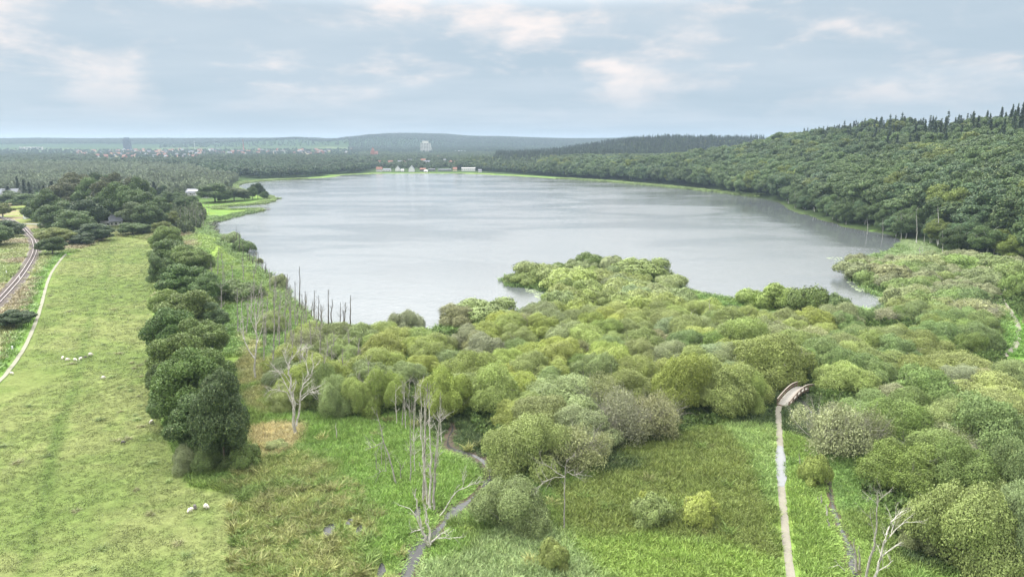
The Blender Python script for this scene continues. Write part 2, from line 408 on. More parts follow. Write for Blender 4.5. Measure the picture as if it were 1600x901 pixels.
M_PUDDLE = water_mat('puddle_water', (.16,.165,.165), .10, .04, 2., False)
M_MUD = simple('dark_mud', (.055,.04,.025), .7, 1.5, .4, .6)
M_PATH = simple('trodden_gravel', (.205,.19,.15), .95, 3.0, .22, .5)
M_TRAIL = simple('dry_trail', (.22,.215,.16), .95, 1.2, .22, .5)
M_BALLAST = simple('ballast', (.075,.06,.052), .95, 3.0, .4, .8)
M_SHOULDER = simple('pale_ballast', (.15,.135,.12), .95, 3.0, .3, .8)
M_SLEEPER = simple('sleeper_concrete', (.13,.11,.10), .9, 3.0, .25, .3)
M_RAIL = simple('rail_steel', (.46,.40,.38), .45, 2., .2, .1, metal=.3, spec=.5)
M_ROAD = simple('pale_asphalt', (.22,.22,.21), .9, 1., .15, .2)
M_PLANK = simple('weathered_planks', (.26,.245,.215), .85, 2.5, .2, .4)
M_TIMBER = simple('brown_rail_timber', (.16,.115,.085), .85, 3., .3, .4)
M_RAILTOP = simple('grey_handrail_timber', (.25,.215,.18), .85, 3., .2, .3)

# ------------------------------------------------------------------ ground sheet
NU, rows = 420, [-260, -120, -40, 10, 35]
yy = 45.
while yy < 10400: rows.append(yy); yy *= 1.0105
rows.append(10500); rows = np.array(rows)
u = np.linspace(-1, 1, NU); u = np.sign(u)*np.abs(u)**1.0
half = 1.0*np.maximum(rows, 0) + 130
X = u[None, :]*half[:, None]; Y = np.repeat(rows[:, None], NU, 1); Z = H(X, Y)
V = np.stack([X, Y, Z], -1).reshape(-1, 3); nr = len(rows)
def H(x, y):            # height of the ground sheet as built
    x = np.asarray(x, float); y = np.asarray(y, float)
    fr = np.clip(np.interp(y, rows, np.arange(nr)), 0, nr-1.001); i = fr.astype(int); w = fr-i
    hf = np.interp(y, rows, half); fc = np.clip((x/hf+1)*.5*(NU-1), 0, NU-1.001); j = fc.astype(int); v = fc-j
    return (Z[i, j]*(1-v)+Z[i, j+1]*v)*(1-w) + (Z[i+1, j]*(1-v)+Z[i+1, j+1]*v)*w
ii = (np.arange(nr-1)[:, None]*NU + np.arange(NU-1)[None, :]).ravel()
FQ = np.stack([ii, ii+1, ii+1+NU, ii+NU], -1)
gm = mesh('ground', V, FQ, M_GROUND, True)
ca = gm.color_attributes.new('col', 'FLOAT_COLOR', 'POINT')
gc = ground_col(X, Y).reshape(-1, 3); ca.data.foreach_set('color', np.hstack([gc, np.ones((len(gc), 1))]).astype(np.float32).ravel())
add('ground', gm, kind='structure')
# lake
wx0, wx1, wy0, wy1 = LAKE[:,0].min()-12, LAKE[:,0].max()+12, LAKE[:,1].min()-12, LAKE[:,1].max()+15
add('lake_water', mesh('lake_water', [(wx0,wy0,0),(wx1,wy0,0),(wx1,wy1,0),(wx0,wy1,0)], [(0,1,2,3)], M_LAKE), kind='structure')

GX, GY = X, Y
def ribbon(name, line, width, z, m, kind='structure', wseed=0, wob=.25, parent=None):
    t = np.gradient(line, axis=0); t /= np.maximum(np.hypot(t[:,0], t[:,1]), 1e-6)[:, None]; nn = np.stack([-t[:,1], t[:,0]], -1)
    s = np.cumsum(np.r_[0, np.hypot(*(line[1:]-line[:-1]).T)])
    w = width*np.ones(len(line)) if not hasattr(width, '__len__') else np.array(width)
    wl = w/2*(1+wob*2*(fbm(s/4.5, s*0+3, wseed, 2)-.5)); wr = w/2*(1+wob*2*(fbm(s/4.5, s*0+9, wseed+4, 2)-.5))
    cols = [line - nn*wl[:,None], line - nn*wl[:,None]*.33, line + nn*wr[:,None]*.33, line + nn*wr[:,None]]
    V = np.stack([np.concatenate([c, (H(c[:,0], c[:,1])+z)[:,None]], 1) for c in cols], 1).reshape(-1, 3)
    i = (np.arange(len(line)-1)[:,None]*4+np.arange(3)[None]).ravel()
    return add(name, mesh(name, V, np.stack([i, i+4, i+5, i+1], -1), m, True), parent, kind=kind)
ribbon('footpath', PATHs, 1.25, .05, M_PATH, wob=.16)
ribbon('forest_path', PATH2s, 1.6, .08, M_PATH, wseed=3, wob=.15)
ribbon('field_trail', TRAILs, 1.0, .18, M_TRAIL, wseed=6, wob=.2)
def varw(line, a, s): 
    q = np.arange(len(line)); return a*(.35+1.5*np.clip((fbm(q/4., q*0., s, 2)-.3)*1.9, 0, 1))
ribbon('stream_bank', STREAMs, varw(STREAMs, 2.2, 5)+1.1, .045, M_MUD, wob=.6)
wS = varw(STREAMs, .82, 5); k_ = np.arange(len(wS))/len(wS); wS = wS*np.where(k_ < .22, 1.6, np.where(k_ < .5, 1.0, .55))
ribbon('stream_water', STREAMs, wS, .075, M_STREAM, wob=.95)
ribbon('stream_bank', STREAM2s, varw(STREAM2s, 1.3, 8)+.3, .045, M_MUD, wob=.6)
ribbon('stream_water', STREAM2s, varw(STREAM2s, .5, 8), .075, M_STREAM, wob=.6)
PUD = smooth_line(poly([(1218,696),(1219,712),(1219.5,730),(1220.5,745),(1221,760)]), .8)
ribbon('puddle', PUD, 1.8*np.sin(np.clip(np.linspace(.03, .97, len(PUD)), 0, 1)*math.pi)**.35, .075, M_PUDDLE, wob=.3)

for i, (a, b_, ra, rb) in enumerate(((515,828,.9,2.2),(562,826,.5,1.6),(596,892,.6,1.8),(652,800,.5,1.5),(545,815,.5,1.2),(1303,800,.4,1.0))):
    c = unproj(a, b_, .85); q = np.array([c + np.array([math.cos(t)*ra, math.sin(t)*rb])*(.6+.8*float(vnoise(np.array(t*1.4+i*9), np.array(i*1.), 3))) for t in np.linspace(0, 6.28, 22, endpoint=False)])
    add('marsh_pool', mesh('marsh_pool', np.c_[q, H(q[:,0], q[:,1])+.09], [tuple(range(22))], M_STREAM), kind='structure')
POOLS = np.array([unproj(a, b_, .85) for a, b_ in ((515,828),(562,826),(596,892),(652,800),(545,815))])
# ------------------------------------------------------------------ leaves, crowns, stems
def quads(c, nrm, up, sx, sy, bend=None):
    """leaf cards: centre, normal, long direction, half sizes -> vertices, faces"""
    nrm = nrm/np.maximum(np.linalg.norm(nrm, axis=1, keepdims=True), 1e-6)
    a = np.cross(up, nrm); a /= np.maximum(np.linalg.norm(a, axis=1, keepdims=True), 1e-6)
    b = np.cross(nrm, a)
    sx = sx[:, None]; sy = sy[:, None]
    V = np.stack([c - b*sy, c + a*sx - b*sy*.1, c + b*sy, c - a*sx + b*sy*.1], 1).reshape(-1, 3)
    return V, np.arange(len(c)*4).reshape(-1, 4)
def rdir(r, n):
    v = r.normal(size=(n, 3)); return v/np.linalg.norm(v, axis=1, keepdims=True)
def crown_mesh(name, seed, m, rx, rz, z0, nb, lpb, leaf, br=.30, dome=.0, elong=1.6, jit=.75, flat=.75, upbias=.3, sparse=0.):
    """billowy crown: nb clumps spread over and inside an ellipsoid of half width rx and half height rz centred at z0+rz"""
    r = np.random.default_rng(seed)
    i = np.arange(nb)+.5; ph = np.arccos(1-2*i/nb*(.86 if not dome else .56)); th = math.pi*(1+5**.5)*i
    if dome: ph = np.arccos(1-2*i/nb*.80)
    D = np.stack([np.cos(th)*np.sin(ph), np.sin(th)*np.sin(ph), np.cos(ph)], -1) + r.normal(size=(nb, 3))*.13
    lump = .80+.28*r.random(nb)
    az = np.arctan2(D[:,1], D[:,0]); lump *= 1+.14*np.sin(az*2+r.random()*6)+.10*np.sin(az*3+r.random()*6)
    cen = D*np.array([rx, rx, rz])*(1-br*.75)*lump[:, None]
    inn = r.random(nb) < .18; cen[inn] *= .55+.3*r.random((inn.sum(), 1))
    cen[:, 2] = cen[:, 2]*(.66 if dome else 1) + z0 + (rz*.36 if dome else rz)
    bs = rx*br*(.7+.6*r.random(nb))
    k = np.repeat(np.arange(nb), lpb); n = len(k)
    d = rdir(r, n); out = D[k]/np.linalg.norm(D[k], axis=1, keepdims=True)
    d = d + out*.55 + np.array([0, 0, upbias]); d /= np.linalg.norm(d, axis=1, keepdims=True)
    rad = bs[k]*(.55+.5*np.sqrt(r.random(n)))
    p = cen[k] + d*rad[:, None]*np.array([1, 1, flat])
    nrm = d*(1-jit) + rdir(r, n)*jit + np.array([0, 0, .12])
    up = d*.6 + rdir(r, n)*.5 + np.array([0, 0, .4])
    s = leaf*(.6+.8*r.random(n))
    ok = p[:, 2] > .15*leaf
    if sparse: ok &= r.random(n) > sparse
    V, Fq = quads(p[ok], nrm[ok], up[ok], (s*.5)[ok], (s*.5*elong)[ok])
    return mesh(name, V, Fq, m)
def lobed_mesh(name, seed, m, rx, rz, z0, nl, lr, n, leaf, elong=1.7, jit=.4, thick=.22, dome=0, flat=.9, sparse=0., core=.62):
    """crown made of overlapping rounded boughs; leaves sit on the outside of each bough, a looser mass of them inside"""
    r = np.random.default_rng(seed)
    i = np.arange(nl)+.5; ph = np.arccos(1-2*i/nl*(.66 if dome else .84)); th = math.pi*(1+5**.5)*i + r.random()*6
    D = np.stack([np.cos(th)*np.sin(ph), np.sin(th)*np.sin(ph), np.cos(ph)], -1) + r.normal(size=(nl, 3))*.16
    lump = 1 + r.normal(size=nl)*.09
    R_ = lr*rx*(.78+.5*r.random(nl)); S3 = np.array([rx, rx, rz])
    cen = D*(S3*(1-lr*.82))*lump[:, None]
    if dome: cen[:, 2] = cen[:, 2]*.72 + rz*.26
    else: cen[:, 2] += rz
    cen = np.vstack([cen, [[0, 0, rz*(.35 if dome else 1)]]]); R_ = np.r_[R_, core*rx]; cen[:, 2] += z0
    w = R_**2; w[-1] *= .35; k = r.choice(nl+1, n, p=w/w.sum())
    d = rdir(r, n); lo_ = -.35 if dome else -.8; d[:, 2] = np.where(d[:, 2] < lo_, -d[:, 2]*r.random(n), d[:, 2])
    bmp = 1 + .10*np.sin(d[:,0]*5+k)*np.sin(d[:,1]*5.5+k*2) + .06*np.sin(d[:,2]*9+d[:,0]*7)
    u = r.random(n); f = (1 - thick*u**1.5 + (r.random(n) < .11)*.24*r.random(n)**1.5)*bmp
    FL = np.array([1, 1, flat]); p = cen[k] + d*(R_[k]*f)[:, None]*FL
    ok = p[:, 2] > .1
    for j in range(nl+1):
        q = (p-cen[j])/FL; ok &= ~((np.einsum('ij,ij->i', q, q) < (R_[j]*(1-thick)*.93)**2) & (k != j))
    if sparse: ok &= r.random(n) > sparse
    nrm = d*(1-jit) + rdir(r, n)*jit; up = d*.35 + rdir(r, n)*.45 + np.array([0, 0, .55]); s = leaf*(.6+.8*r.random(n))
    V, Fq = quads(p[ok], nrm[ok], up[ok], (s*.5)[ok], (s*.5*elong)[ok])
    m_ = int(n*.05); dd = rdir(r, m_); c = np.array([0, 0, z0+rz*(.4 if dome else 1)]) + dd*S3*(.55*r.random((m_, 1))**.4); c[:, 2] = np.maximum(c[:, 2], .3)
    V2, F2 = quads(c, rdir(r, m_), rdir(r, m_), np.full(m_, leaf*1.3), np.full(m_, leaf*1.8))
    return mesh(name, np.vstack([V, V2]), np.vstack([Fq, F2+len(V)]), m)
def conifer_mesh(name, seed, m, h, r0, tiers, per, leaf):
    r = np.random.default_rng(seed); P = []; Dd = []; S = []
    for t in range(tiers):
        f = t/tiers; z = h*(.16+.84*f); rr = r0*(1-f)**1.05*(.8+.4*r.random())+.1
        nb = max(4, int(9*(1-f)+4))
        for j in range(nb):
            a = r.random()*6.28; l = rr*(.6+.5*r.random())
            for q in range(per):
                s = (q+.6)/per
                P.append((math.cos(a)*l*s+r.normal()*.15, math.sin(a)*l*s+r.normal()*.15, z-.28*l*s*s+r.normal()*.12)); Dd.append((math.cos(a), math.sin(a), -.2)); S.append(leaf*(1.15-.5*s)*(.7+.6*r.random()))
    P = np.array(P); Dd = np.array(Dd); S = np.array(S); n = len(P)
    V, Fq = quads(P, rdir(r, n)*.6+np.array([0, 0, .8]), Dd+rdir(r, n)*.3, S*.45, S*.8)
    tip = quads(np.array([[0, 0, h*1.0]]), np.array([[1., 0, 0]]), np.array([[0, 0, 1.]]), np.array([.12]), np.array([h*.05]))
    V = np.vstack([V, tip[0]]); Fq = np.vstack([Fq, tip[1]+n*4])
    return mesh(name, V, Fq, m)
def branch(mb, r, p, d, length, rad, depth, spread=.6, kids=4, gnarl=.25, up=.15, k=5, taper=.25, start=.3):
    p = np.array(p, float); d = np.array(d, float); d /= np.linalg.norm(d)
    seg = max(3, min(7, int(length/1.2))); pts = [p]; rads = [rad]; q = p.copy(); dd = d.copy()
    for i in range(seg):
        dd = dd + r.normal(size=3)*gnarl*.5 + np.array([0, 0, up*.3]); dd /= np.linalg.norm(dd)
        q = q + dd*length/seg; pts.append(q.copy()); rads.append(rad*(1-(1-taper)*(i+1)/seg))
    mb.tube(pts, rads, k if depth > 1 else 3, cap=depth > 1)
    if depth <= 0: return
    for j in range(kids):
        f = start+(1-start)*(j+.3+.5*r.random())/kids; i = min(seg-1, int(f*seg)); w = f*seg-i
        bp = pts[i]*(1-w)+pts[i+1]*w; ax = pts[i+1]-pts[i]; ax /= np.linalg.norm(ax)
        o = rdir(r, 1)[0]; o -= ax*(o@ax); o /= np.linalg.norm(o)
        nd = ax*(1-spread*.5)+o*spread+np.array([0, 0, up])
        branch(mb, r, bp, nd, length*(.55-.25*f)*(.7+.6*r.random()), rads[i]*.55, depth-1, spread, max(2, kids-1), gnarl*1.1, up, k, taper, start)
def trunk_mesh(name, seed, m, h, r0, limbs=6, spread=.7):
    r = np.random.default_rng(seed); mb = MB()
    branch(mb, r, (0, 0, -.4), (r.normal()*.05, r.normal()*.05, 1), h, r0, 1, spread, limbs, .12, .2, 7, .3, .4)
    return mb.mesh(name, m, True)
def stems_mesh(name, seed, m, h, rad, n=16, kids=3, depth=1, r0=.07):
    r = np.random.default_rng(seed); mb = MB()
    for i in range(n):
        a = 6.283*i/n+r.random(); s = rad*(.35+.65*r.random())
        d = np.array([math.cos(a)*s, math.sin(a)*s, h*(.6+.5*r.random())]); l = np.linalg.norm(d)
        branch(mb, r, (math.cos(a)*.4, math.sin(a)*.4, -.3), d, l, r0*(.6+.7*r.random()), depth, .5, kids, .16, .05, 4, .2, .35)
    return mb.mesh(name, m, True)

def protos(n, fn): return [fn(i) for i in range(n)]
# unit sizes; things are scaled to size
WIL = protos(6, lambda i: lobed_mesh('willow_foliage', 100+i, M_LEAF, 5.0, 5.0, 0, 9+i, .44-.012*i, 72000, .10, 1.8, .45, .24, 1, .95))
WILL = protos(5, lambda i: lobed_mesh('willow_foliage', 120+i, M_LEAF, 5.0, 5.0, 0, 7+i, .46-.015*i, 17000, .22, 1.6, .38, .2, 1, .95))
SPA = protos(3, lambda i: lobed_mesh('sparse_foliage', 140+i, M_LEAF, 5.0, 4.8, 0, 9, .42, 26000, .125, 1.8, .7, .4, 1, .9, .55))
STM = protos(3, lambda i: stems_mesh('stems', 150+i, M_DEADGREY, 4.0, 4.0, 14, 3, 1, .08))
BARE = protos(3, lambda i: stems_mesh('bare_stems', 160+i, M_TWIG, 4.4, 4.7, 34, 6, 2, .06))
ALD = protos(5, lambda i: lobed_mesh('tree_crown', 200+i, M_LEAF, 5.0, 6.9, .5, 17+3*i, .40-.01*i, 52000, .20, 1.5, .5, .30, 0, .95))
TRK = protos(3, lambda i: trunk_mesh('tree_trunk', 220+i, M_BARK, 11, .32, 7))
BRD = protos(6, lambda i: lobed_mesh('broad_crown', 240+i, M_LEAF, 6.0, 7.6, 3.0, 11+2*i, .44-.012*i, 14000, .50, 1.3, .42, .26, 0, .95))
BTRK = protos(3, lambda i: trunk_mesh('broad_trunk', 260+i, M_WHITEBARK, 13, .34, 5))
CON = protos(3, lambda i: conifer_mesh('conifer_crown', 280+i, M_LEAF, 20, 5.2, 26, 9, .66))
CTRK = protos(1, lambda i: MB().tube([(0,0,-.5),(0,0,8),(0,0,19.5)], [.3,.2,.03], 6).mesh('conifer_trunk', M_BARK, True))
def inst_copy(meshes, m):
    o = []
    for q in meshes:
        c = q.copy(); c.materials.clear(); c.materials.append(m); o.append(c)
    return o
def lod(i, m=None): return lobed_mesh('far_crown', 300+i, m or M_LEAF_I, 6.0, 7.0, 3.3, 9+i, .42, 1500, 1.3, 1.2, .35, .2, 0, .9)
BRD_I = inst_copy(BRD[:5], M_LEAF_I); LOD_I = protos(5, lod); CON_I = [conifer_mesh('far_conifer', 320+i, M_LEAF_I, 20, 4.2, 15, 4, 1.1) for i in range(3)]
SILV_I = protos(4, lambda i: crown_mesh('silver_crown', 330+i, M_LEAF_I, 4.2, 7.5, 1.5, 50, 12, 1.1, .25, elong=2.4, jit=.8, upbias=.3, flat=1.2))

# ------------------------------------------------------------------ scattered stuff
def scatter(name, P, scl, rot, tint, meshes, idx=None, label=None, zoff=0.):
    P = np.asarray(P, np.float32); n = len(P)
    me = bpy.data.meshes.new(name+'_points'); me.vertices.add(n); me.vertices.foreach_set('co', P.ravel())
    def at(nm, typ, data, key):
        a = me.attributes.new(nm, typ, 'POINT'); a.data.foreach_set(key, np.asarray(data).ravel())
    at('scl', 'FLOAT_VECTOR', np.asarray(scl, np.float32), 'vector'); at('rot', 'FLOAT_VECTOR', np.asarray(rot, np.float32), 'vector')
    at('tint', 'FLOAT_COLOR', np.hstack([tint, np.ones((n, 1))]).astype(np.float32), 'color')
    at('idx', 'INT', (rng.integers(0, len(meshes), n) if idx is None else idx).astype(np.int32), 'value')
    col = bpy.data.collections.new(name+'_kinds')
    for i, q in enumerate(meshes): col.objects.link(bpy.data.objects.new('%s_kind_%02d' % (name, i), q))
    g = bpy.data.node_groups.new(name, 'GeometryNodeTree')
    g.interface.new_socket('Geometry', in_out='INPUT', socket_type='NodeSocketGeometry'); g.interface.new_socket('Geometry', in_out='OUTPUT', socket_type='NodeSocketGeometry')
    gi = g.nodes.new('NodeGroupInput'); go = g.nodes.new('NodeGroupOutput')
    ip = g.nodes.new('GeometryNodeInstanceOnPoints'); ci = g.nodes.new('GeometryNodeCollectionInfo'); ci.inputs['Collection'].default_value = col
    ci.inputs['Separate Children'].default_value = True; ci.inputs['Reset Children'].default_value = True
    def na(nm, typ):
        q = g.nodes.new('GeometryNodeInputNamedAttribute'); q.data_type = typ; q.inputs['Name'].default_value = nm; return q.outputs['Attribute']
    L(g, gi.outputs[0], ip.inputs['Points']); L(g, ci.outputs[0], ip.inputs['Instance']); ip.inputs['Pick Instance'].default_value = True
    L(g, na('idx', 'INT'), ip.inputs['Instance Index']); L(g, na('rot', 'FLOAT_VECTOR'), ip.inputs['Rotation']); L(g, na('scl', 'FLOAT_VECTOR'), ip.inputs['Scale'])
    L(g, ip.outputs[0], go.inputs[0])
    o = add(name, me, kind='stuff', label=label); md = o.modifiers.new('scatter', 'NODES'); md.node_group = g
    return o
def lattice(x0, x1, y0, y1, s, jit=.45):
    a = np.arange(x0, x1, s); b = np.arange(y0, y1, s*.866); A, B = np.meshgrid(a, b); A = A + (np.arange(len(b)) % 2)[:, None]*s*.5
    P = np.stack([A.ravel(), B.ravel()], -1); return P + (rng.random(P.shape)-.5)*2*jit*s
def in_view(P, z=0., mx=120, my=80):
    px, py, d = proj(P[:,0], P[:,1], np.zeros(len(P))+z)
    return (px > -mx) & (px < 1600+mx) & (py < 901+my) & (d > 0)

# ------------------------------------------------------------------ labels that single things out
LM = [('the wooden footbridge', (1240,618)), ('the puddle on the path', (1220,728)), ('the bushy point tip', (800,440)), ('the lily pad bay', (1375,470)),
 ('the white branchy dead tree', (460,678)), ('the meadow bush pair', (1052,826)), ('the winding forest path', (1585,520)), ('the small bay', (850,468)),
 ('the tall bare poles', (672,790)), ('the forked ditch tree', (1362,890)), ('the wrecked grey willow', (900,735)), ('the pale reed bed', (1430,392)),
 ('the dark lakeside stakes', (515,508)), ('the thicket snags', (1092,505)), ('the stream bend', (766,745)), ('the open thicket gap', (1390,520)),
 ('the turning lakeshore', (1120,480)), ('the small pole clump', (580,650)), ('the bottom corner bush', (1560,880)), ('the ditch grass strip', (1300,760))]
LMW = [(nm, np.array(unproj(*p))) for nm, p in LM]
ORD = ['first','second','third','fourth','fifth','sixth','seventh','eighth','ninth','tenth','eleventh','twelfth','thirteenth','fourteenth','fifteenth','sixteenth','seventeenth','eighteenth','nineteenth','twentieth']
for t_ in ('twenty','thirty','forty','fifty'): ORD += [t_+'-'+q for q in ORD[:9]] + [{'twenty':'thirtieth','thirty':'fortieth','forty':'fiftieth','fifty':'sixtieth'}[t_]]
def place_labels(items, what, lmw):
    """items: (object, xy, adjective). Label = adjective + what + ordinal by distance from the nearest landmark on a named side."""
    bins = {}
    for o, p, adj in items:
        p = np.array(p); k = min(range(len(lmw)), key=lambda i: np.hypot(*(lmw[i][1]-p)))
        v = p-lmw[k][1]; side = ('lake' if v[1] > 0 else 'near') if abs(v[1]) > abs(v[0]) else ('forest' if v[0] > 0 else 'pasture')
        bins.setdefault((k, side), []).append((np.hypot(*v), o, adj))
    ST = {'lake': 'beyond', 'near': 'in front of', 'forest': 'forestward of', 'pasture': 'pastureward of'}
    for (k, side), q in bins.items():
        q.sort(key=lambda t: t[0])
        for i, (d, o, adj) in enumerate(q):
            o['label'] = '%s %s, %s %s %s' % (adj, what, ORD[i], ST[side], lmw[k][0])

# ------------------------------------------------------------------ willow thicket
OLIVE = dict(olive=(.218,.268,.090), yellow=(.262,.312,.086), green=(.165,.23,.068), grey=(.235,.255,.13), dark=(.12,.17,.055), sage=(.205,.25,.105))
ADJ = dict(olive='rounded olive green', yellow='yellow-green leafy', green='mid green domed', grey='grey-green twiggy', dark='dark green dense', sage='pale sage green')
shrubs = []
def shrub(px, py, halfpx, top, kind, bare=False, world=None, hi=None, rad=None, hgt=None):
    if world is None: x, y, z = ground_pt(px, py)
    else: x, y = world; z = float(H(x, y))
    d = y*cp + (CAM_H-z)*sp
    r_ = rad or halfpx*d/F
    h_ = hgt or (py-top)*d/F/ .93
    if world is None:
        th = math.atan2(CAM_H, math.hypot(x, y)); r_ = rad or halfpx*d/F; k = 1 + .72*r_/math.hypot(x, y); x, y = x*k, y*k; z = float(H(x, y)); d *= k
        r_ = rad or halfpx*d/F; h_ = max(r_*.55, ((py-top)*d/F - .72*r_*math.sin(th))/math.cos(th)/.95)
    fine = (d < 235 and r_ > 3.4) if hi is None else hi
    o = empty('willow_shrub', (x, y, z), random.random()*6.28, cat='shrub', group='willow shrubs of the lakeside thicket')
    c = np.array(OLIVE[kind])*1.04*(.82+.38*random.random())*np.array([.93+.14*random.random(), 1, .8+.4*random.random()])
    if bare:
        st = add('stems', random.choice(BARE), o); fo = add('foliage', random.choice(SPA), o)
    else:
        st = add('stems', random.choice(STM), o); fo = add('foliage', random.choice(WIL if fine else WILL), o)
    fo.color = (*c, 1)
    o.scale = (r_/5, r_/5, h_/4.9)
    shrubs.append((o, (x, y), (ADJ[kind] if not bare else 'half-bare grey'), r_))
HAND = [(1200,604,62,535,'olive'),(1062,650,52,568,'yellow'),(1130,655,56,578,'yellow'),(1160,648,34,590,'yellow'),(1325,624,46,578,'olive'),(1440,640,48,580,'green'),(1150,560,48,505,'olive'),
 (1020,830,32,786,'olive'),(1088,826,30,781,'yellow'),(1007,786,9,769,'yellow'),(800,838,58,766,'olive'),(866,896,24,852,'yellow'),
 (822,748,60,668,'olive'),(770,650,45,585,'yellow'),(880,650,62,604,'sage'),(700,660,40,590,'yellow'),(735,610,45,560,'yellow'),
 (1395,705,55,640,'green'),(1530,715,66,630,'green'),(1412,778,62,704,'green'),(1505,790,55,712,'green'),(1470,700,50,640,'olive'),(1580,800,50,705,'dark'),(1500,905,78,785,'olive'),(1590,905,55,790,'sage'),
 (1430,860,38,800,'sage'),(1272,762,24,718,'yellow'),(1560,650,60,600,'olive'),(1375,590,45,552,'olive'),(1500,600,55,560,'olive'),(1250,585,30,552,'green'),
 (805,443,20,430,'dark'),(838,440,36,412,'olive'),(885,455,48,422,'yellow'),(922,420,24,398,'dark'),(958,428,24,404,'sage'),(1005,440,44,408,'olive'),(1045,455,30,432,'olive'),(970,470,42,440,'olive'),(1020,475,40,450,'olive'),
 (1175,480,30,455,'green'),(1215,488,34,448,'green'),(1262,498,34,452,'dark'),(1300,500,26,462,'dark'),(760,505,50,470,'olive'),(720,512,36,480,'grey'),(632,525,26,488,'grey'),
 (380,395,18,376,'dark'),(362,382,16,365,'sage'),(375,470,34,442,'dark'),(405,412,7,404,'grey'),(437,452,14,430,'grey'),(425,520,26,492,'olive'),
 (300,738,30,700,'sage'),(345,735,40,690,'dark'),(385,738,26,702,'dark'),(500,640,32,585,'green'),(530,655,30,600,'olive'),(560,655,30,600,'yellow'),(455,610,35,570,'sage'),(600,650,34,590,'yellow'),
 (1340,440,34,412,'sage'),(1385,445,40,415,'grey'),(1440,425,36,400,'sage'),(1500,425,40,402,'green'),(1560,430,44,402,'green'),(1595,470,28,434,'green'),(1585,445,30,412,'green'),(430,705,18,690,'sage')]
for q in HAND: shrub(*q)
for q in [(905,742,52,676),(968,700,50,632),(1020,694,46,622),(1300,722,60,640),(1345,720,42,650),(940,650,46,600),(1430,470,36,446),(1520,500,44,470),(1190,540,26,520),(1270,545,40,520)]: shrub(*q, 'grey', bare=True)
THK = [poly(q) for q in (
 [(440,560),(470,535),(540,525),(600,528),(660,528),(720,515),(790,500),(860,486),(880,462),(900,440),(1000,436),(1050,450),(1090,480),(1150,500),(1260,510),(1370,500),(1400,490),(1400,470),(1345,440),(1335,415),(1400,415),(1490,405),(1600,415),(2300,440),
  (2300,520),(1640,520),(1552,470),(1556,560),(1640,600),(2300,640),(2300,1100),(1480,1100),(1440,880),(1400,830),(1370,790),(1330,700),(1280,680),(1290,625),(1215,600),(1200,640),(1130,655),(1050,680),(960,700),(840,740),(775,735),(740,650),(690,650),(640,640),(600,650),(480,640),(430,640)],
 [(820,440),(880,416),(990,418),(1050,445),(1060,470),(900,470),(860,455)])]
GAPS = [poly(q) for q in ([(1370,508),(1440,508),(1450,535),(1370,540)],[(1262,598),(1300,600),(1290,640),(1225,640),(1210,600)],[(1330,625),(1395,625),(1400,650),(1330,652)],[(610,520),(690,520),(700,540),(620,545)],[(1545,440),(1600,440),(1640,620),(1545,590)])]
pts = lattice(-140, 420, 95, 420, 9.6, .34)
ok = (inside(pts, THK[0]) | inside(pts, THK[1])) & in_view(pts, 0, 60, 40)
for g_ in GAPS: ok &= ~inside(pts, g_)
ok &= (sdist(pts, LAKE) > 2.5) & (seg_dist(pts, PATHs) > 7.5) & (seg_dist(pts, PATH2s) > 6)
BRG = np.array([unproj(1223, 633), unproj(1264, 605)]); ok &= (seg_dist(pts, BRG) > 9) & ~((np.hypot(*(pts-np.array(unproj(1255, 640))).T) < 10))
hp = np.array([s[1] for s in shrubs]); hr = np.array([s[3] for s in shrubs])
pts = pts[ok]
hand_keep = np.array([np.min(np.hypot(*(hp-p).T)/(.62*hr+2.6)) > 1 for p in pts]); pts = pts[hand_keep]
nh = 298-len(shrubs); dd_ = np.hypot(pts[:,0], pts[:,1]); o_ = np.argsort(dd_); FARP = pts[o_[nh:]]; SIDE = lattice(60, 460, 80, 420, 9.6, .34); SIDE = SIDE[inside(SIDE, THK[0]) & ~in_view(SIDE, 0, 160, 150) & (sdist(SIDE, LAKE) > 3) & (seg_dist(SIDE, PATHs) > 7)]; FARSET = set((a, b) for a, b in FARP)
for x, y in pts:
    px, py, d = proj(x, y, 1.)
    yel = math.exp(-((px-800)/330)**2-((py-600)/110)**2)
    u_ = random.random()
    if px > 1280: kd = 'green' if u_ < .48 else ('sage' if u_ < .62 else ('olive' if u_ < .9 else 'grey'))
    else: kd = 'yellow' if u_ < .12+.42*yel else ('olive' if u_ < .72 else ('sage' if u_ < .84 else ('grey' if u_ < .92 else 'green')))
    big = random.random()
    if (x, y) in FARSET: continue
    rad = 4.6+2.6*big; hgt = 4.3+2.2*big*(.7+.5*random.random())
    if y > 260: rad *= .95; hgt *= .85
    shrub(px, py, 0, 0, kd, bare=(kd == 'grey' and random.random() < .4), world=(x, y), rad=rad, hgt=hgt)
place_labels([(s[0], s[1], s[2]) for s in shrubs], 'willow', LMW)
WILL_I = []
for q in WILL: c = q.copy(); c.materials.clear(); c.materials.append(M_LEAF_I); WILL_I.append(c)
FARDEF = FARP
print('shrubs', len(shrubs))
FARP = np.vstack([FARP, SIDE]); n_ = len(FARP); s = .85+.5*rng.random(n_); tn = np.array([OLIVE[rng.choice(['green','sage','olive','grey'])] for _ in range(n_)])*(.85+.3*rng.random((n_,1)))
FARSC = (np.c_[FARP, H(FARP[:,0], FARP[:,1])], np.stack([s, s, s*.85], -1), np.c_[np.zeros((n_,2)), rng.random(n_)*6.28], tn, WILL_I)
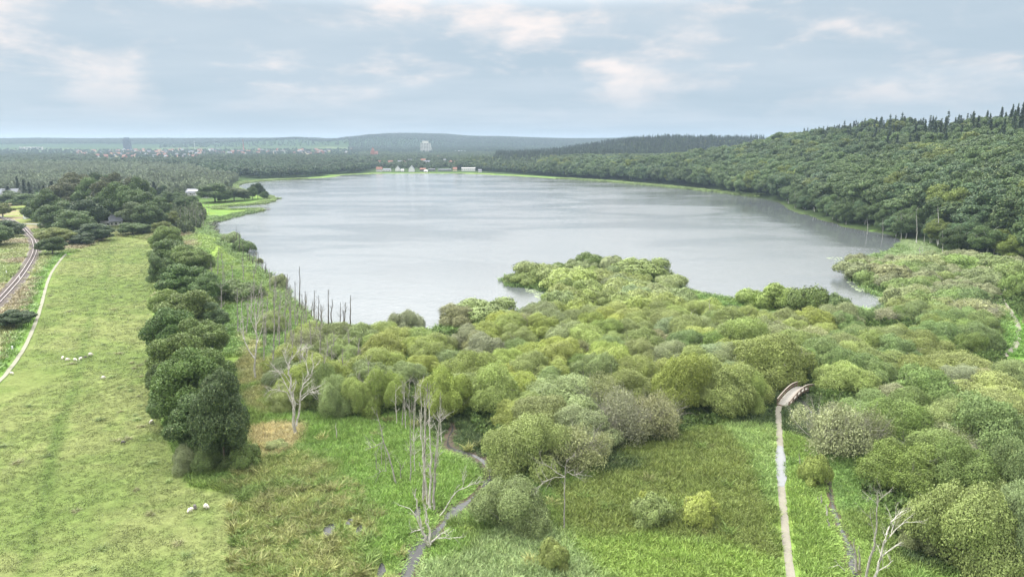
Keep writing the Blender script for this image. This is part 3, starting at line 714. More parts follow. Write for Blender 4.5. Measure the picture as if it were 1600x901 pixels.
# undergrowth between: low leafy plants, joined
scatter('willow_thicket', *FARSC, label='far willow shrubs merging into one low thicket below the forest')
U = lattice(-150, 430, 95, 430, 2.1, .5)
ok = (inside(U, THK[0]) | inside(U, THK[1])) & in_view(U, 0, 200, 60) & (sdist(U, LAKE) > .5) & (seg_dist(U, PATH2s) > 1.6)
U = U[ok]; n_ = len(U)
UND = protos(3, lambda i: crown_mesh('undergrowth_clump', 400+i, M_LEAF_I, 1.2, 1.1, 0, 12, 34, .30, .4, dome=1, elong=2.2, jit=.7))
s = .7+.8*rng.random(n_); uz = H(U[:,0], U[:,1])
tn = np.array([.09,.14,.038])*(.7+.6*rng.random((n_,1)))  # tint kept dark to paint in contact shade at the willow bases
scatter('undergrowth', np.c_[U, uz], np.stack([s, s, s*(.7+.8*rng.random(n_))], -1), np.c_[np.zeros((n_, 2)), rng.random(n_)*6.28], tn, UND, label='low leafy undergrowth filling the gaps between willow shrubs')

# ------------------------------------------------------------------ trees between pasture and marsh
def tree(px, py, top, halfpx, tint, label, crowns=None, trunks=None, world=None, hgt=None, rad=None, name='broadleaf_tree', cat='tree', group=None):
    if world is None: x, y, z = ground_pt(px, py)
    else: x, y = world; z = float(H(x, y))
    d = y*cp + (CAM_H-z)*sp
    h_ = hgt or (py-top)*d/F/.96; r_ = rad or halfpx*d/F
    o = empty(name, (x, y, z), random.random()*6.28, label, cat, group)
    crowns = crowns or ALD; trunks = trunks or TRK
    base = {id(ALD): (5.2, 14.8), id(BRD): (6.2, 19.2), id(CON): (3.6, 20.5)}.get(id(crowns), (5.2, 14.8))
    add('trunk', random.choice(trunks), o); c = add('crown', random.choice(crowns), o); c.color = (*tint, 1)
    o.scale = (r_/base[0], r_/base[0], h_/base[1])
    return o
ALDC = [(.115,.178,.048),(.145,.212,.055),(.100,.155,.050),(.092,.138,.060)]
row = [(262,398,352,22,1,'bright young tree at the far end of the pasture tree row'),
 (270,420,372,30,0,''),(300,440,385,32,1,''),(256,448,402,22,2,''),(290,470,412,38,0,''),(325,478,425,28,2,''),(262,500,450,22,1,''),(300,520,455,42,1,''),(335,520,470,24,3,''),
 (270,560,478,36,0,''),(322,572,496,38,0,''),(285,608,515,42,1,''),(330,625,540,36,0,''),(262,625,560,26,2,''),(300,668,548,50,1,''),(345,660,590,30,3,''),(268,662,600,30,2,''),
 (315,712,612,46,2,''),(352,734,568,38,3,''),(335,700,600,34,0,'')]
for i, (px, py, tp, hf, ci, lb) in enumerate(row):
    kind_ = ['mid green','bright green','dark green','grey-green'][ci]
    tree(px, py, tp, hf, np.array(ALDC[ci])*((.80+.45*random.random()) if px != 352 else .95)*np.array([.9+.18*random.random(), 1, 1]), lb or ('%s leafy tree in the pasture row, %s from its lower end' % (kind_, ORD[len(row)-1-i])), group='trees in the row between pasture and marsh')
# low shrubs on the marsh side of that row
# ------------------------------------------------------------------ near-left wood and garden trees
LW = [ # px, base, top, half, tint idx, kind
 (80,352,300,20,'g'),(88,382,357,22,'y'),(83,398,370,18,'g'),(60,345,312,18,'g'),(100,340,285,24,'b'),(128,335,272,26,'b'),(150,340,278,24,'g'),(170,345,282,22,'b'),(190,350,288,24,'g'),
 (212,352,292,24,'g'),(232,352,300,24,'g'),(120,368,330,26,'g'),(150,375,348,22,'d'),(95,362,318,26,'g'),(135,360,312,28,'d'),(160,352,305,22,'g'),(214,358,315,22,'s'),(235,360,318,22,'g'),
 (110,330,282,18,'c'),(85,318,283,14,'c'),(72,322,290,12,'c'),(178,332,275,18,'b'),(200,335,282,20,'b'),(222,338,280,18,'g'),(246,350,305,20,'g'),(160,325,270,20,'d'),(140,320,272,18,'b'),
 (20,320,300,18,'g'),(42,325,302,18,'g'),(5,340,318,14,'y'),(30,306,276,8,'c'),(40,308,280,8,'c'),(48,310,284,7,'c'),(14,308,290,10,'c'),(232,318,288,12,'c'),(243,316,284,10,'c'),(252,315,290,10,'d'),(262,322,300,12,'g'),
 (8,372,345,24,'d'),(-10,385,350,26,'g'),(40,500,486,14,'d'),(22,512,484,22,'d'),(128,382,366,16,'d'),(152,376,358,14,'d'),(268,355,332,12,'y'),(256,372,345,14,'y'),(208,368,348,18,'g'),(225,365,350,16,'g'),
 (336,316,286,22,'g'),(366,314,292,16,'s'),(403,310,286,10,'d'),(352,316,298,10,'g'),(382,313,295,9,'s'),(395,312,292,8,'g'),(414,312,299,6,'g'),(300,322,306,10,'g'),(285,330,308,10,'g'),(275,318,300,10,'g'),(318,308,296,8,'d')]
LC = dict(g=(.078,.125,.038), y=(.15,.18,.042), b=(.085,.095,.046), s=(.11,.145,.065), d=(.05,.085,.034), c=(.038,.06,.033))
LN = dict(g='leafy green', y='yellow-green', b='brown-tinged spreading', s='pale silvery green', d='dark green', c='dark pointed conifer')
LML = [('the white house at the pasture end', np.array(unproj(182,348))), ('the level crossing', np.array(unproj(28,345))), ('the railway curve', np.array(unproj(55,389))), ('the solar roof house', np.array(unproj(310,305))),
       ('the tip of the lawn spit', np.array(unproj(425,314))), ('the pasture corner', np.array(unproj(110,392))), ('the small lakeside inlet', np.array(unproj(340,325)))]
lt = []
for px, py, tp, hf, k in LW:
    hf *= 1.12
    if k == 'c': o = tree(px, py, tp, hf, np.array(LC[k])*(.9+.25*random.random()), None, CON, CTRK, name='conifer_tree', group='trees round the far end of the pasture')
    else: o = tree(px, py, tp, hf, np.array(LC[k])*(.85+.3*random.random()), None, ALD, TRK, group='trees round the far end of the pasture')
    lt.append((o, (o.location.x, o.location.y), LN[k]))
place_labels(lt, 'tree', LML)

# ------------------------------------------------------------------ forested hill on the right
def hsep(P): return -sdist(P, RIGHT)
pts = lattice(60, 640, 330, 1500, 12.4, .40); dR = hsep(pts)
ok = (dR > .5) & (sdist(pts, LAKE) > 1.5) & (pts[:,0] < 480+40*rng.random(len(pts))) & in_view(pts, 20, 420, 200)
pts = pts[ok]; dR = dR[ok]; hz_ = H(pts[:,0], pts[:,1])
D_ = np.hypot(pts[:,0], pts[:,1])
conif = ((pts[:,0] > 380+34*fbm(pts[:,0]/60, pts[:,1]/60, 5)) & (rng.random(len(pts)) < np.where(pts[:,0] > 425, .80, .5)) & (pts[:,1] < 1300)) | (rng.random(len(pts)) < .012)
order = np.argsort(D_+1e5*~in_view(pts, 20, 10, 200)); bi = [i for i in order if not conif[i]][:285]; cidx = [i for i in order if conif[i] and hz_[i] > 35][:90]
FT = np.array([.068,.108,.036])
def ftint(n, P):
    a = fbm(P[:,0]/26, P[:,1]/26, 55)[:, None]; c = FT[None]*(.72+.55*a)*(.82+.4*rng.random((n,1)))
    yl = rng.random((n,1)); c = np.where(yl > .90, c*np.array([1.7,1.4,.9]), c); c = np.where(yl < .18, c*np.array([1.0,1.05,1.35]), c); return c
ft = ftint(len(pts), pts)
HLM = [('the dark cove', np.array(unproj(1395,372))), ('the pale reed bed', np.array(unproj(1460,392))), ('the wooded headland', np.array(unproj(1225,318))), ('the winding path corner', np.array(unproj(1590,410))), ('the tall white trunk', np.array(unproj(1466,384))),
  ('the mid-slope clearing gap', np.array([330., 560.])), ('the upper slope', np.array([400., 520.])), ('the ridge crest', np.array([430., 640.])), ('the lower shore slope', np.array([300., 640.])), ('the far shore slope', np.array([290., 760.]))]
hl = []
for i in bi:
    x, y = pts[i]; edge = dR[i] < 16
    s = .72+.62*random.random()
    o = tree(0, 0, 0, 0, ft[i]*(1.12 if edge else 1), None, ALD if edge else BRD, BTRK, world=(x, y), rad=(9.8 if not edge else 7.0)*s, hgt=(22 if not edge else 14.5)*(.85+.35*random.random()), group='broadleaf trees on the forested hillside')
    cn = 'pale yellow-green' if ft[i][0] > .085 else ('dark green' if ft[i][1] < .09 else 'billowy green')
    hl.append((o, (x, y), cn+(' lakeside' if edge else ' hillside')))
place_labels(hl, 'tree', HLM)
hc = []
for i in cidx:
    x, y = pts[i]
    o = tree(0, 0, 0, 0, np.array([.030,.055,.033])*(.8+.5*random.random()), None, CON, CTRK, world=(x, y), rad=3.6+2.2*random.random(), hgt=20+14*random.random()**1.3, name='conifer_tree', group='spruces along the ridge')
    hc.append((o, (x, y), 'dark jagged ridge'))
place_labels(hc, 'spruce', HLM)
rest = np.ones(len(pts), bool); rest[bi] = False; rest[cidx] = False
def scat_trees(name, P, tint, meshes, base_r, s0, s1, label, flat=1., idx=None):
    n_ = len(P); s = s0+(s1-s0)*np.clip(rng.random(n_)*.6+.9*(fbm(P[:,0]/70, P[:,1]/70, 88)-.3), 0, 1.1); zz = H(P[:,0], P[:,1])
    tint = tint*(.70+.6*fbm(P[:,0]/55, P[:,1]/90, 89))[:, None]
    scatter(name, np.c_[P, zz-.5], np.stack([s*(.9+.2*rng.random(n_)), s*(.9+.2*rng.random(n_)), s*flat*(.85+.3*rng.random(n_))], -1), np.c_[np.zeros((n_,2)), rng.random(n_)*6.28], tint, meshes, idx=idx, label=label)
mb_ = rest & ~conif; scat_trees('hillside_forest', pts[mb_], ft[mb_], BRD_I, 6, 1.2, 1.85, 'dense broadleaf forest covering the far slope of the hill', .80)
mc_ = rest & conif
def ctint(n): return np.array([.034,.058,.033])[None]*(.75+.6*rng.random((n,1)))
# conifers on the second ridge and behind
p2 = lattice(-40, 720, 1480, 2250, 11, .42); p2 = p2[(hsep(p2) > 4) | (p2[:,1] > 1650)]
c2 = rng.random(len(p2)) < np.where(p2[:,1] > 1600, .8, .35)
CP = np.vstack([pts[mc_], p2[c2]]); scat_trees('conifer_forest', CP, ctint(len(CP)), CON_I, 4, 1.0, 1.5, 'dark conifer forest along the ridge beyond the lake')
# shore forest between village and hill
p3 = lattice(-120, 330, 1150, 1700, 10.5, .42); d3 = hsep(p3); p3 = p3[(sdist(p3, LAKE) > 12) & (d3 > -6)]
p3 = np.vstack([p3, p2[~c2]]); scat_trees('shore_forest', p3, ftint(len(p3), p3)*.85, LOD_I, 6, .85, 1.2, 'mixed trees on the far right shore', .95)

# ------------------------------------------------------------------ woods on the far left
def px_area(quad, s, z=2.): 
    pg = poly(quad, z); P = lattice(pg[:,0].min(), pg[:,0].max(), pg[:,1].min(), pg[:,1].max(), s, .42); return P[inside(P, pg) & in_view(P, 10, 80, 300)]
a_ = px_area([(-150,250.5),(140,250),(300,249),(420,250),(560,252),(590,262),(560,271.2),(525,272.5),(470,276.5),(400,278),(330,274),(300,266),(120,262),(-150,264)], 11.5)
a_ = a_[~((a_[:,0]/a_[:,1] > -.60) & (a_[:,0]/a_[:,1] < -.45) & (a_[:,1] > 1850))]
a_ = a_[sdist(a_, LAKE) > 20]
t_ = np.array([.055,.09,.042])[None]*(.7+.65*rng.random((len(a_),1))); scat_trees('lakeside_forest', a_, t_, LOD_I, 6, .75, 1.1, 'dark broadleaf woods beyond the left end of the lake', .95)
a_ = px_area([(-150,262),(120,261),(300,266),(335,276),(372,281),(366,290),(340,300),(300,300),(270,305),(240,312),(120,300),(60,298),(-150,312)], 8.0)
a_ = a_[sdist(a_, LAKE) > 8]; t_ = np.array([.19,.225,.145])[None]*(.7+.6*rng.random((len(a_),1))); scat_trees('silver_woods', a_, t_, SILV_I, 4.2, .45, .95, 'pale grey-green half-dead swamp woods behind the farm trees', 1.)
a_ = px_area([(40,330),(260,330),(275,340),(262,362),(160,364),(90,352),(40,345)], 8.5); a_ = a_[np.hypot(*(a_-np.array(unproj(182, 353, 3))).T) > 26]; a_ = a_[~((np.abs(a_[:,0]/a_[:,1]+.58) < .02) & (a_[:,1] < 500))]
t_ = np.array([.075,.12,.038])[None]*(.7+.6*rng.random((len(a_),1))); scat_trees('copse_understorey', a_, t_, LOD_I, 6, .35, .6, 'leafy understorey of the copse at the pasture end', .8)
a_ = px_area([(275,300),(300,312),(322,330),(318,350),(300,366),(280,366),(262,345)], 7)
t_ = np.array([.13,.165,.08])[None]*(.7+.6*rng.random((len(a_),1))); scat_trees('inlet_scrub', a_, t_, SILV_I, 4.2, .25, .55, 'thin pale scrub between copse and inlet', 1.)
# village and town trees
a_ = px_area([(560,243),(760,243),(860,246),(830,262),(760,265.5),(600,264.5),(560,262)], 15)
VTREE = a_
# town woods
b_ = px_area([(-150,240),(560,239),(560,250),(-150,250)], 40)
c_ = px_area([(545,232),(1000,232),(1000,243),(545,243)], 26)
c_ = c_[~((c_[:,0] > 0) & (c_[:,1] < 2300))]
d_ = px_area([(250,233.5),(520,233.5),(560,237),(250,238)], 45)
d_ = np.vstack([b_, c_, d_])
t_ = np.array([.04,.075,.038])[None]*(.7+.6*rng.random((len(d_),1))); scat_trees('town_woods', d_, t_, LOD_I, 6, .55, .95, 'distant tree belts round the town', .9)
# canopy of the far hills
e_ = np.vstack([lattice(-4600, 2300, 4700, 5500, 28, .45), lattice(-6500, 6500, 6500, 7300, 48, .45)])
e_ = e_[in_view(e_, 60, 60, 900)]; ez = H(e_[:,0], e_[:,1]); e_ = e_[(ez > 32)]
t_ = np.array([.035,.065,.035])[None]*(.7+.6*rng.random((len(e_),1))); ix = (rng.random(len(e_)) < .25).astype(int)
far_protos = [LOD_I[0], CON_I[0]]
sz = np.where(e_[:,1] > 6400, 1.6, 1.15)
scatter('far_hill_forest', np.c_[e_, H(e_[:,0], e_[:,1])-1], np.stack([sz*1.5, sz*1.5, sz*.9], -1), np.c_[np.zeros((len(e_),2)), rng.random(len(e_))*6.28], t_, far_protos, idx=ix, label='forest canopy on the hazy hills at the horizon')

# ------------------------------------------------------------------ grasses
def clump_mesh(name, seed, n, h, rad, w, lean=.5):
    r = np.random.default_rng(seed); a = r.random(n)*6.283; q = rad*np.sqrt(r.random(n)); p = np.stack([np.cos(a)*q, np.sin(a)*q, np.zeros(n)], -1)
    b = r.random(n)*6.283; side = np.stack([np.cos(b), np.sin(b), np.zeros(n)], -1)
    ln = rdir(r, n)*lean; ln[:, 2] = 1; hh = h*(.55+.6*r.random(n)); ln[:, :2] += p[:, :2]/rad*lean*.7
    mid = p + ln*hh[:, None]*.55*np.array([.6, .6, 1]); tip = p + ln*hh[:, None]*np.array([1.3, 1.3, .9])
    V = np.stack([p-side*w*.5, p+side*w*.5, mid+side*w*.5, mid-side*w*.5, tip], 1).reshape(-1, 3); i = np.arange(n)[:, None]*5
    F1 = [tuple(x) for x in (i+np.array([0,1,2,3])).tolist()] + [tuple(x) for x in (i+np.array([3,2,4])).tolist()]
    return mesh(name, V, F1, M_GRASS_I)
SEDGE = protos(4, lambda i: clump_mesh('sedge_clump', 500+i, 42, 1.0, .75, .10, .45))
TUFT = protos(4, lambda i: clump_mesh('turf_tuft', 520+i, 34, .12, .6, .06, 1.2))
TUSS = protos(3, lambda i: clump_mesh('rush_tussock', 540+i, 70, 1.15, .45, .07, .55))
def near_exclude(P, m=1.0):
    ok = (seg_dist(P, PATHs) > 1.2) & (seg_dist(P, STREAMs) > np.where(P[:,1] < 138, 1.15, .45)*m) & (seg_dist(P, STREAM2s) > .7*m) & (seg_dist(P, PATH2s) > 1.3) & (seg_dist(P, TRAILs) > .9) & (seg_dist(P, RAILs) > 3)
    for q in POOLS: ok &= np.hypot((P[:,0]-q[0])/1.2, (P[:,1]-q[1])/2.3) > 1
    return ok & (sdist(P, LAKE) > .4)
A = np.vstack([lattice(-75, 130, 72, 185, .78, .5), lattice(-170, 330, 185, 420, 1.7, .5)])
A = A[in_view(A, 0, 140, 110)]
A = A[near_exclude(A) & (sdist(A, PASTURE) > .3) & (hsep(A) < -1)]
thick_ = inside(A, THK[0]) & (rng.random(len(A)) < .65); A = A[~thick_]
A = A[(A[:,0] > np.interp(A[:,1], [60, 130, 400, 700], [-62, -85, -170, -300]))]
gcol = ground_col(A[:,0], A[:,1]); n_ = len(A)
hv = (.55+.75*fbm(A[:,0]/6, A[:,1]/6, 95))*(.7+.6*rng.random(n_)); big = np.where(A[:,1] > 185, 1.8, 1.)
near_path = sstep(.9, 2.0, np.minimum(seg_dist(A, PATHs), 9)); hv *= .45+.55*near_path; dS = np.minimum(seg_dist(A, STREAMs)+np.where(A[:,1] > 134, 2.2, 0), seg_dist(A, STREAM2s)+.3); hv *= .35+.65*sstep(1.4, 4.2, dS)
tn = gcol*1.22*(.80+.36*rng.random((n_,1)))*np.where(rng.random((n_,1)) < .12, np.array([1.2,1.12,1.1]), 1.)
scatter('sedge_grass', np.c_[A, H(A[:,0], A[:,1])], np.stack([big, big, hv*(.9+.1*big)], -1), np.c_[rng.normal(size=(n_,2))*.06, rng.random(n_)*6.28], tn, SEDGE, label='tall green sedge and reed grass covering the marsh')
print('sedge', n_)
# brown rush tussocks
B = lattice(-60, 20, 84, 160, 1.9, .5); bp = [pg for nm, pg, c, e in REGW if nm in ('brown',)][0]
B2 = lattice(-60, 60, 84, 180, 9., .5)
B = np.vstack([B[sdist(B, bp) < 1.5], B2[(sdist(B2, PASTURE) > 2) & (B2[:,0] < 40) & near_exclude(B2)]]); B = B[near_exclude(B)]; n_ = len(B)
tn = np.array([.235,.245,.09])[None]*(.65+.8*rng.random((n_,1))); tn = np.where(rng.random((n_,1)) < .4, np.array([.15,.22,.055]), tn)
s = .7+.9*rng.random(n_); scatter('rush_tussocks', np.c_[B, H(B[:,0], B[:,1])], np.stack([s*1.2, s*1.2, s*.95], -1), np.c_[np.zeros((n_,2)), rng.random(n_)*6.28], tn, TUSS, label='brownish rush tussocks at the edge of the pasture')
# pasture turf
A = np.vstack([lattice(-115, -20, 84, 170, .95, .5), lattice(-290, -40, 170, 400, 1.7, .5), lattice(-330, -90, 400, 620, 2.8, .5)])
A = A[in_view(A, 2, 140, 110)]; A = A[(sdist(A, PASTURE) < -.3) & (seg_dist(A, TRAILs) > 1.5)]; n_ = len(A); gcol = ground_col(A[:,0], A[:,1])
patch = fbm(A[:,0]/3.2, A[:,1]/3.2, 97); keep = rng.random(n_) < .35+.9*patch; A, gcol, patch = A[keep], gcol[keep], patch[keep]; n_ = len(A)
big = np.where(A[:,1] > 170, 1.7, 1.)*(.7+.7*rng.random(n_)); hv = (.5+1.3*patch)*(.6+.9*rng.random(n_)) 
tn = gcol*1.08*(.88+.24*rng.random((n_,1)))
scatter('pasture_turf', np.c_[A, H(A[:,0], A[:,1])], np.stack([big, big, hv*np.sqrt(big)], -1), np.c_[np.zeros((n_,2)), rng.random(n_)*6.28], tn, TUFT, label='short grazed tufty turf of the pasture')
# coarse darker tufts in the pasture
B = lattice(-180, -25, 84, 380, 3.6, .5); B = B[(sdist(B, PASTURE) < -1.5)]
rough = np.exp(-(((B[:,0]+85)/26)**2+((B[:,1]-232)/16)**2)); edge_ = sstep(-16, -3, sdist(B, PASTURE))*(B[:,0] > -110)
keep = rng.random(len(B)) < .035+.85*rough+.30*edge_*(fbm(B[:,0]/9, B[:,1]/9, 99) > .48); B = B[keep]; n_ = len(B)
tn = np.where(rng.random((n_,1)) < .5, np.array([.20,.20,.09]), np.array([.145,.20,.06]))*(.8+.5*rng.random((n_,1)))
s = .7+.7*rng.random(n_); scatter('coarse_tufts', np.c_[B, H(B[:,0], B[:,1])], np.stack([s*1.2, s*1.0, s*.30], -1), np.c_[np.zeros((n_,2)), rng.random(n_)*6.28], tn, TUSS, label='darker coarse grass tufts dotted over the pasture')
# verge plants beside railway and trail
A = lattice(-330, -90, 150, 560, 2.3, .5); A = A[in_view(A, 3, 12, 12) & (sdist(A, PASTURE) > 1) & (A[:,0] < np.interp(A[:,1], [60,130,400,700], [-72,-95,-175,-300])) & (seg_dist(A, RAILs) > 4) & (seg_dist(A, TRAILs) > 2.3)]
gcol = ground_col(A[:,0], A[:,1]); n_ = len(A); s = .8+1.*rng.random(n_)
scatter('verge_grass', np.c_[A, H(A[:,0], A[:,1])], np.stack([s*1.8, s*1.8, s*(.5+.7*fbm(A[:,0]/8, A[:,1]/8, 33))], -1), np.c_[np.zeros((n_,2)), rng.random(n_)*6.28], gcol*1.25*(.8+.4*rng.random((n_,1))), SEDGE, label='rough grass on the verge beside the railway')
# reeds along the shores
A = lattice(-420, 330, 190, 1150, 3.0, .5); sdl = sdist(A, LAKE); A = A[(sdl > -.8-.002*A[:,1]) & (sdl < 5+.005*A[:,1]) & in_view(A, 0, 10, 10) & (rng.random(len(A)) < .75)]; A = A[(A[:,0] < 150) | (hsep(A) < -14) | (A[:,1] > 760)]; n_ = len(A)
s = 1.1+.8*rng.random(n_)+A[:,1]*.0006; tn = np.array([.15,.225,.075])[None]*(.75+.6*rng.random((n_,1))); tn = np.where(A[:,1:] > 600, tn*np.array([1.35,1.2,1.3]), tn)
scatter('shore_reeds', np.c_[A, np.maximum(H(A[:,0], A[:,1]), -.1)], np.stack([s*1.5, s*1.5, s], -1), np.c_[np.zeros((n_,2)), rng.random(n_)*6.28], tn, SEDGE, label='green reeds fringing the lake shore')
# lily pads
def lily(px_poly, s, keep):
    pg = poly(px_poly, 0); P = lattice(pg[:,0].min(), pg[:,0].max(), pg[:,1].min(), pg[:,1].max(), s, .5); return P[inside(P, pg) & (sdist(P, LAKE) < -.2) & (rng.random(len(P)) < keep)*(fbm(P[:,0]/4, P[:,1]/4, 13) > .42)]
A = np.vstack([lily([(1290,402),(1345,398),(1400,395),(1350,412),(1330,425),(1300,408)], 1.3, .5), lily([(1322,418),(1334,432),(1372,455),(1402,474),(1340,455),(1318,438)], 1.1, .7), lily([(815,443),(872,455),(850,470),(820,455)], 1.0, .7)])
pad = []
for i in range(10):
    a = i*.628; pad.append((math.cos(a)*.5, math.sin(a)*.5, 0))
M_PAD = foliage_mat('lily_pad', True, .3, .5, .05)
padm = mesh('lily_pad_leaf', pad, [tuple(range(10))], M_PAD); n_ = len(A)
s = .6+.9*rng.random(n_); scatter('lily_pads', np.c_[A, np.full(n_, .02)+rng.random(n_)*.01], np.stack([s, s, s], -1), np.zeros((n_,3)), np.array([.17,.21,.11])[None]*(.7+.6*rng.random((n_,1))), [padm], label='floating lily pads at the lake edge')

# ------------------------------------------------------------------ dead trees
def at_depth(px, py, y):
    u_ = (px-800)/F; v_ = -(py-450.5)/F; dy = cp+v_*sp; t = y/dy; return np.array([u_*t, y, CAM_H+(-sp+v_*cp)*t])
def traced(name, base, lines, m, label, group=None, cat='dead tree', r0=.22, twigs=True, seed=0, part='branch'):
    """lines: list of (points in the picture, start radius, depth offset). First line is the trunk."""
    x, y, z = ground_pt(*base); root = empty(name, (x, y, z), 0, label, cat, group); o = np.array([x, y, z]); r = np.random.default_rng(seed)
    for k, (pl, rr, dep) in enumerate(lines):
        mb = MB(); pts = []; n = len(pl); rr = rr*(.78 if rr < .4 else .85)
        for i, (a, b_) in enumerate(pl): pts.append(at_depth(a, b_, y + dep*i/max(1, n-1)) - o)
        if k == 0: pts[0][2] = -.3
        fine = []
        for i in range(n-1):
            for j in range(3):
                q = pts[i]*(1-j/3)+pts[i+1]*j/3; 
                if i+j > 0: q = q + r.normal(size=3)*rr*.35
                fine.append(q)
        fine.append(pts[-1]); nn = len(fine); rad = [rr*(1-.72*i/(nn-1)) for i in range(nn)]
        mb.tube(fine, rad, 7)
        if twigs:
            for j in range(twigs if isinstance(twigs, int) and twigs > 1 else 5):
                i = int(nn*(.3+.65*r.random())); i = min(i, nn-2); dd = fine[i+1]-fine[i]; dd = dd/np.linalg.norm(dd)+rdir(r, 1)[0]*.9+np.array([0,0,.25])
                branch(mb, r, fine[i], dd, .8+2.2*r.random(), max(rad[i]*.5, .045), 1, .6, 4, .3, .1, 4)
        add('trunk' if k == 0 else part, mb.mesh(name+'_part', m, True), root)
    return root
traced('dead_tree', (461,680), [([(461,680),(459,655),(460,630),(456,610),(452,590),(451,572),(457,550)], .42, 1), ([(463,665),(468,640),(470,620),(474,600),(482,585)], .30, 2), ([(460,640),(448,612),(432,608),(415,611)], .15, -2),
  ([(459,625),(446,600),(436,580),(428,575)], .14, 2), ([(455,600),(444,583),(428,580)], .12, -1), ([(470,620),(482,610),(495,606)], .13, -2), ([(474,600),(486,588),(490,570),(487,556)], .15, 1), ([(452,575),(445,560),(446,548)], .10, 1), ([(457,560),(466,548),(474,545)], .09, 0), ([(482,585),(478,565),(470,552)], .10, 1), ([(471,625),(484,612),(498,612)], .08, 2)],
  M_DEAD, 'white many-branched dead tree at the marsh edge beside the pasture row', twigs=14, seed=1)
traced('dead_tree', (399,594), [([(399,594),(398,570),(400,550),(402,525),(399,500),(398,478),(400,460)], .33, 1), ([(398,560),(388,545),(381,530),(380,505),(377,480),(379,462)], .20, 1), ([(402,535),(409,515),(413,490)], .13, 2), ([(400,520),(392,500),(386,478)], .13, -1), ([(400,510),(404,490),(406,470)], .11, 0), ([(381,530),(376,515),(376,500)], .1, 1), ([(400,500),(394,485),(390,466)], .08, 1)],
  M_DEAD, 'slender forked white dead tree behind the many-branched one', twigs=8, seed=2)
poles = [((661,786),(666,640),(668,598),.27),((668,792),(660,700),(655,640),.24),((672,796),(673,700),(671,610),.30),((678,798),(680,720),(690,625),.26),((675,790),(684,700),(688,640),.20),((664,780),(663,690),(664,610),.16),((642,757),(641,690),(643,622),.15),((648,740),(647,680),(650,600),.12)]
PL = ['thickest pale pole with a crooked top in the tall bare cluster','leaning bare pole on the pasture side of the tall cluster','straight bleached pole in the middle of the tall bare cluster','bare pole leaning toward the bridge side of the cluster','short inner pole between two tall bleached ones','slim bare pole at the back of the tall cluster','slim grey pole standing apart from the tall cluster','thinnest grey pole behind the tall bare cluster']
for i, (a, b_, c, rr) in enumerate(poles):
    traced('dead_pole', a, [([a, ((a[0]*.55+b_[0]*.45), (a[1]*.5+b_[1]*.5)), b_, c], rr, 1.)], M_DEAD if i % 3 else M_DEADGREY, PL[i], 'bare dead poles by the stream', twigs=18, seed=20+i)
traced('dead_tree', (672,854), [([(672,854),(665,842),(659,828),(654,805),(651,782),(650,763)], .30, 0), ([(673,850),(672,830),(667,815),(665,800),(664,788)], .27, .5), ([(674,846),(684,838),(696,829)], .22, 0), ([(682,840),(695,840),(705,842)], .13, -.5), ([(662,824),(652,828),(641,832)], .16, 0), ([(656,822),(650,805),(640,794),(622,788)], .12, 1)],
  M_DEAD, 'broken pale stump with splayed arms over the stream', twigs=4, seed=3)
traced('fallen_branch', (686,806), [([(686,806),(697,792),(706,776),(716,765),(730,760),(742,752)], .14, 1.5), ([(722,763),(724,755),(722,748)], .06, 0), ([(735,757),(742,755),(748,757)], .05, 0)], M_DEAD, 'curved bleached branch reaching over sedge beside the tall poles', cat='branch', twigs=4, seed=4)
traced('dead_tree', (620,757), [([(620,757),(610,720),(600,690),(594,665),(588,640)], .20, 1), ([(604,735),(597,735),(592,738)], .06, 0), ([(600,690),(585,697),(570,704)], .08, 0)], M_DEADGREY, 'thin leaning dead trunk left of the tall poles', twigs=6, seed=5)
for i, (a, b_) in enumerate([((588,738),(587,705)),((603,738),(602,700)),((596,730),(595,690)),((626,752),(625,720))]):
    traced('dead_pole', a, [([a, ((a[0]+b_[0])/2+.5, (a[1]+b_[1])/2), b_], .11, .3)], M_DEADGREY, ['shortest stick left of the leaning dead trunk','stick just inside the leaning dead trunk','middle stick behind the leaning dead trunk','short stick on the stream side of the leaning trunk'][i], 'thin sticks round the leaning dead trunk', twigs=3, seed=30+i)
traced('white_post', (526,688), [([(526,688),(525.5,674),(525,660)], .17, 0)], M_DEAD, 'short white snag like a post alone in green sedge', cat='snag', twigs=False)
traced('dead_tree', (881,828), [([(881,828),(882,790),(882,760),(884,730),(886,715)], .16, 0), ([(883,745),(870,738),(858,728),(845,722)], .09, 1), ([(884,735),(895,742),(905,738)], .07, -1), ([(883,745),(868,745),(850,752),(842,760)], .07, 0)], M_DEADGREY, 'thin upright dead tree in front of the wrecked grey willow', twigs=7, seed=6)
cl4 = [((568,645),(560,582)),((574,650),(573,590)),((583,650),(588,582)),((577,640),(576,556)),((620,665),(619,600)),((628,668),(630,590)),((634,672),(632,606)),((646,676),(650,596)),((690,690),(688,612)),((605,640),(603,575)),((657,690),(656,585)),((640,655),(641,585))]
for i, (a, b_) in enumerate(cl4):
    traced('dead_pole', a, [([a, (a[0]*.5+b_[0]*.5+random.uniform(-2, 2), (a[1]+b_[1])/2), b_], .15, .5)], M_DEADGREY if i % 2 else M_DEAD, '%s bare pole counted from the pasture in the clump by the yellow bushes' % ORD[[0,1,3,2,5,6,7,9,11,4,10,8][i]], 'bare poles among the yellow bushes', twigs=8, seed=40+i)
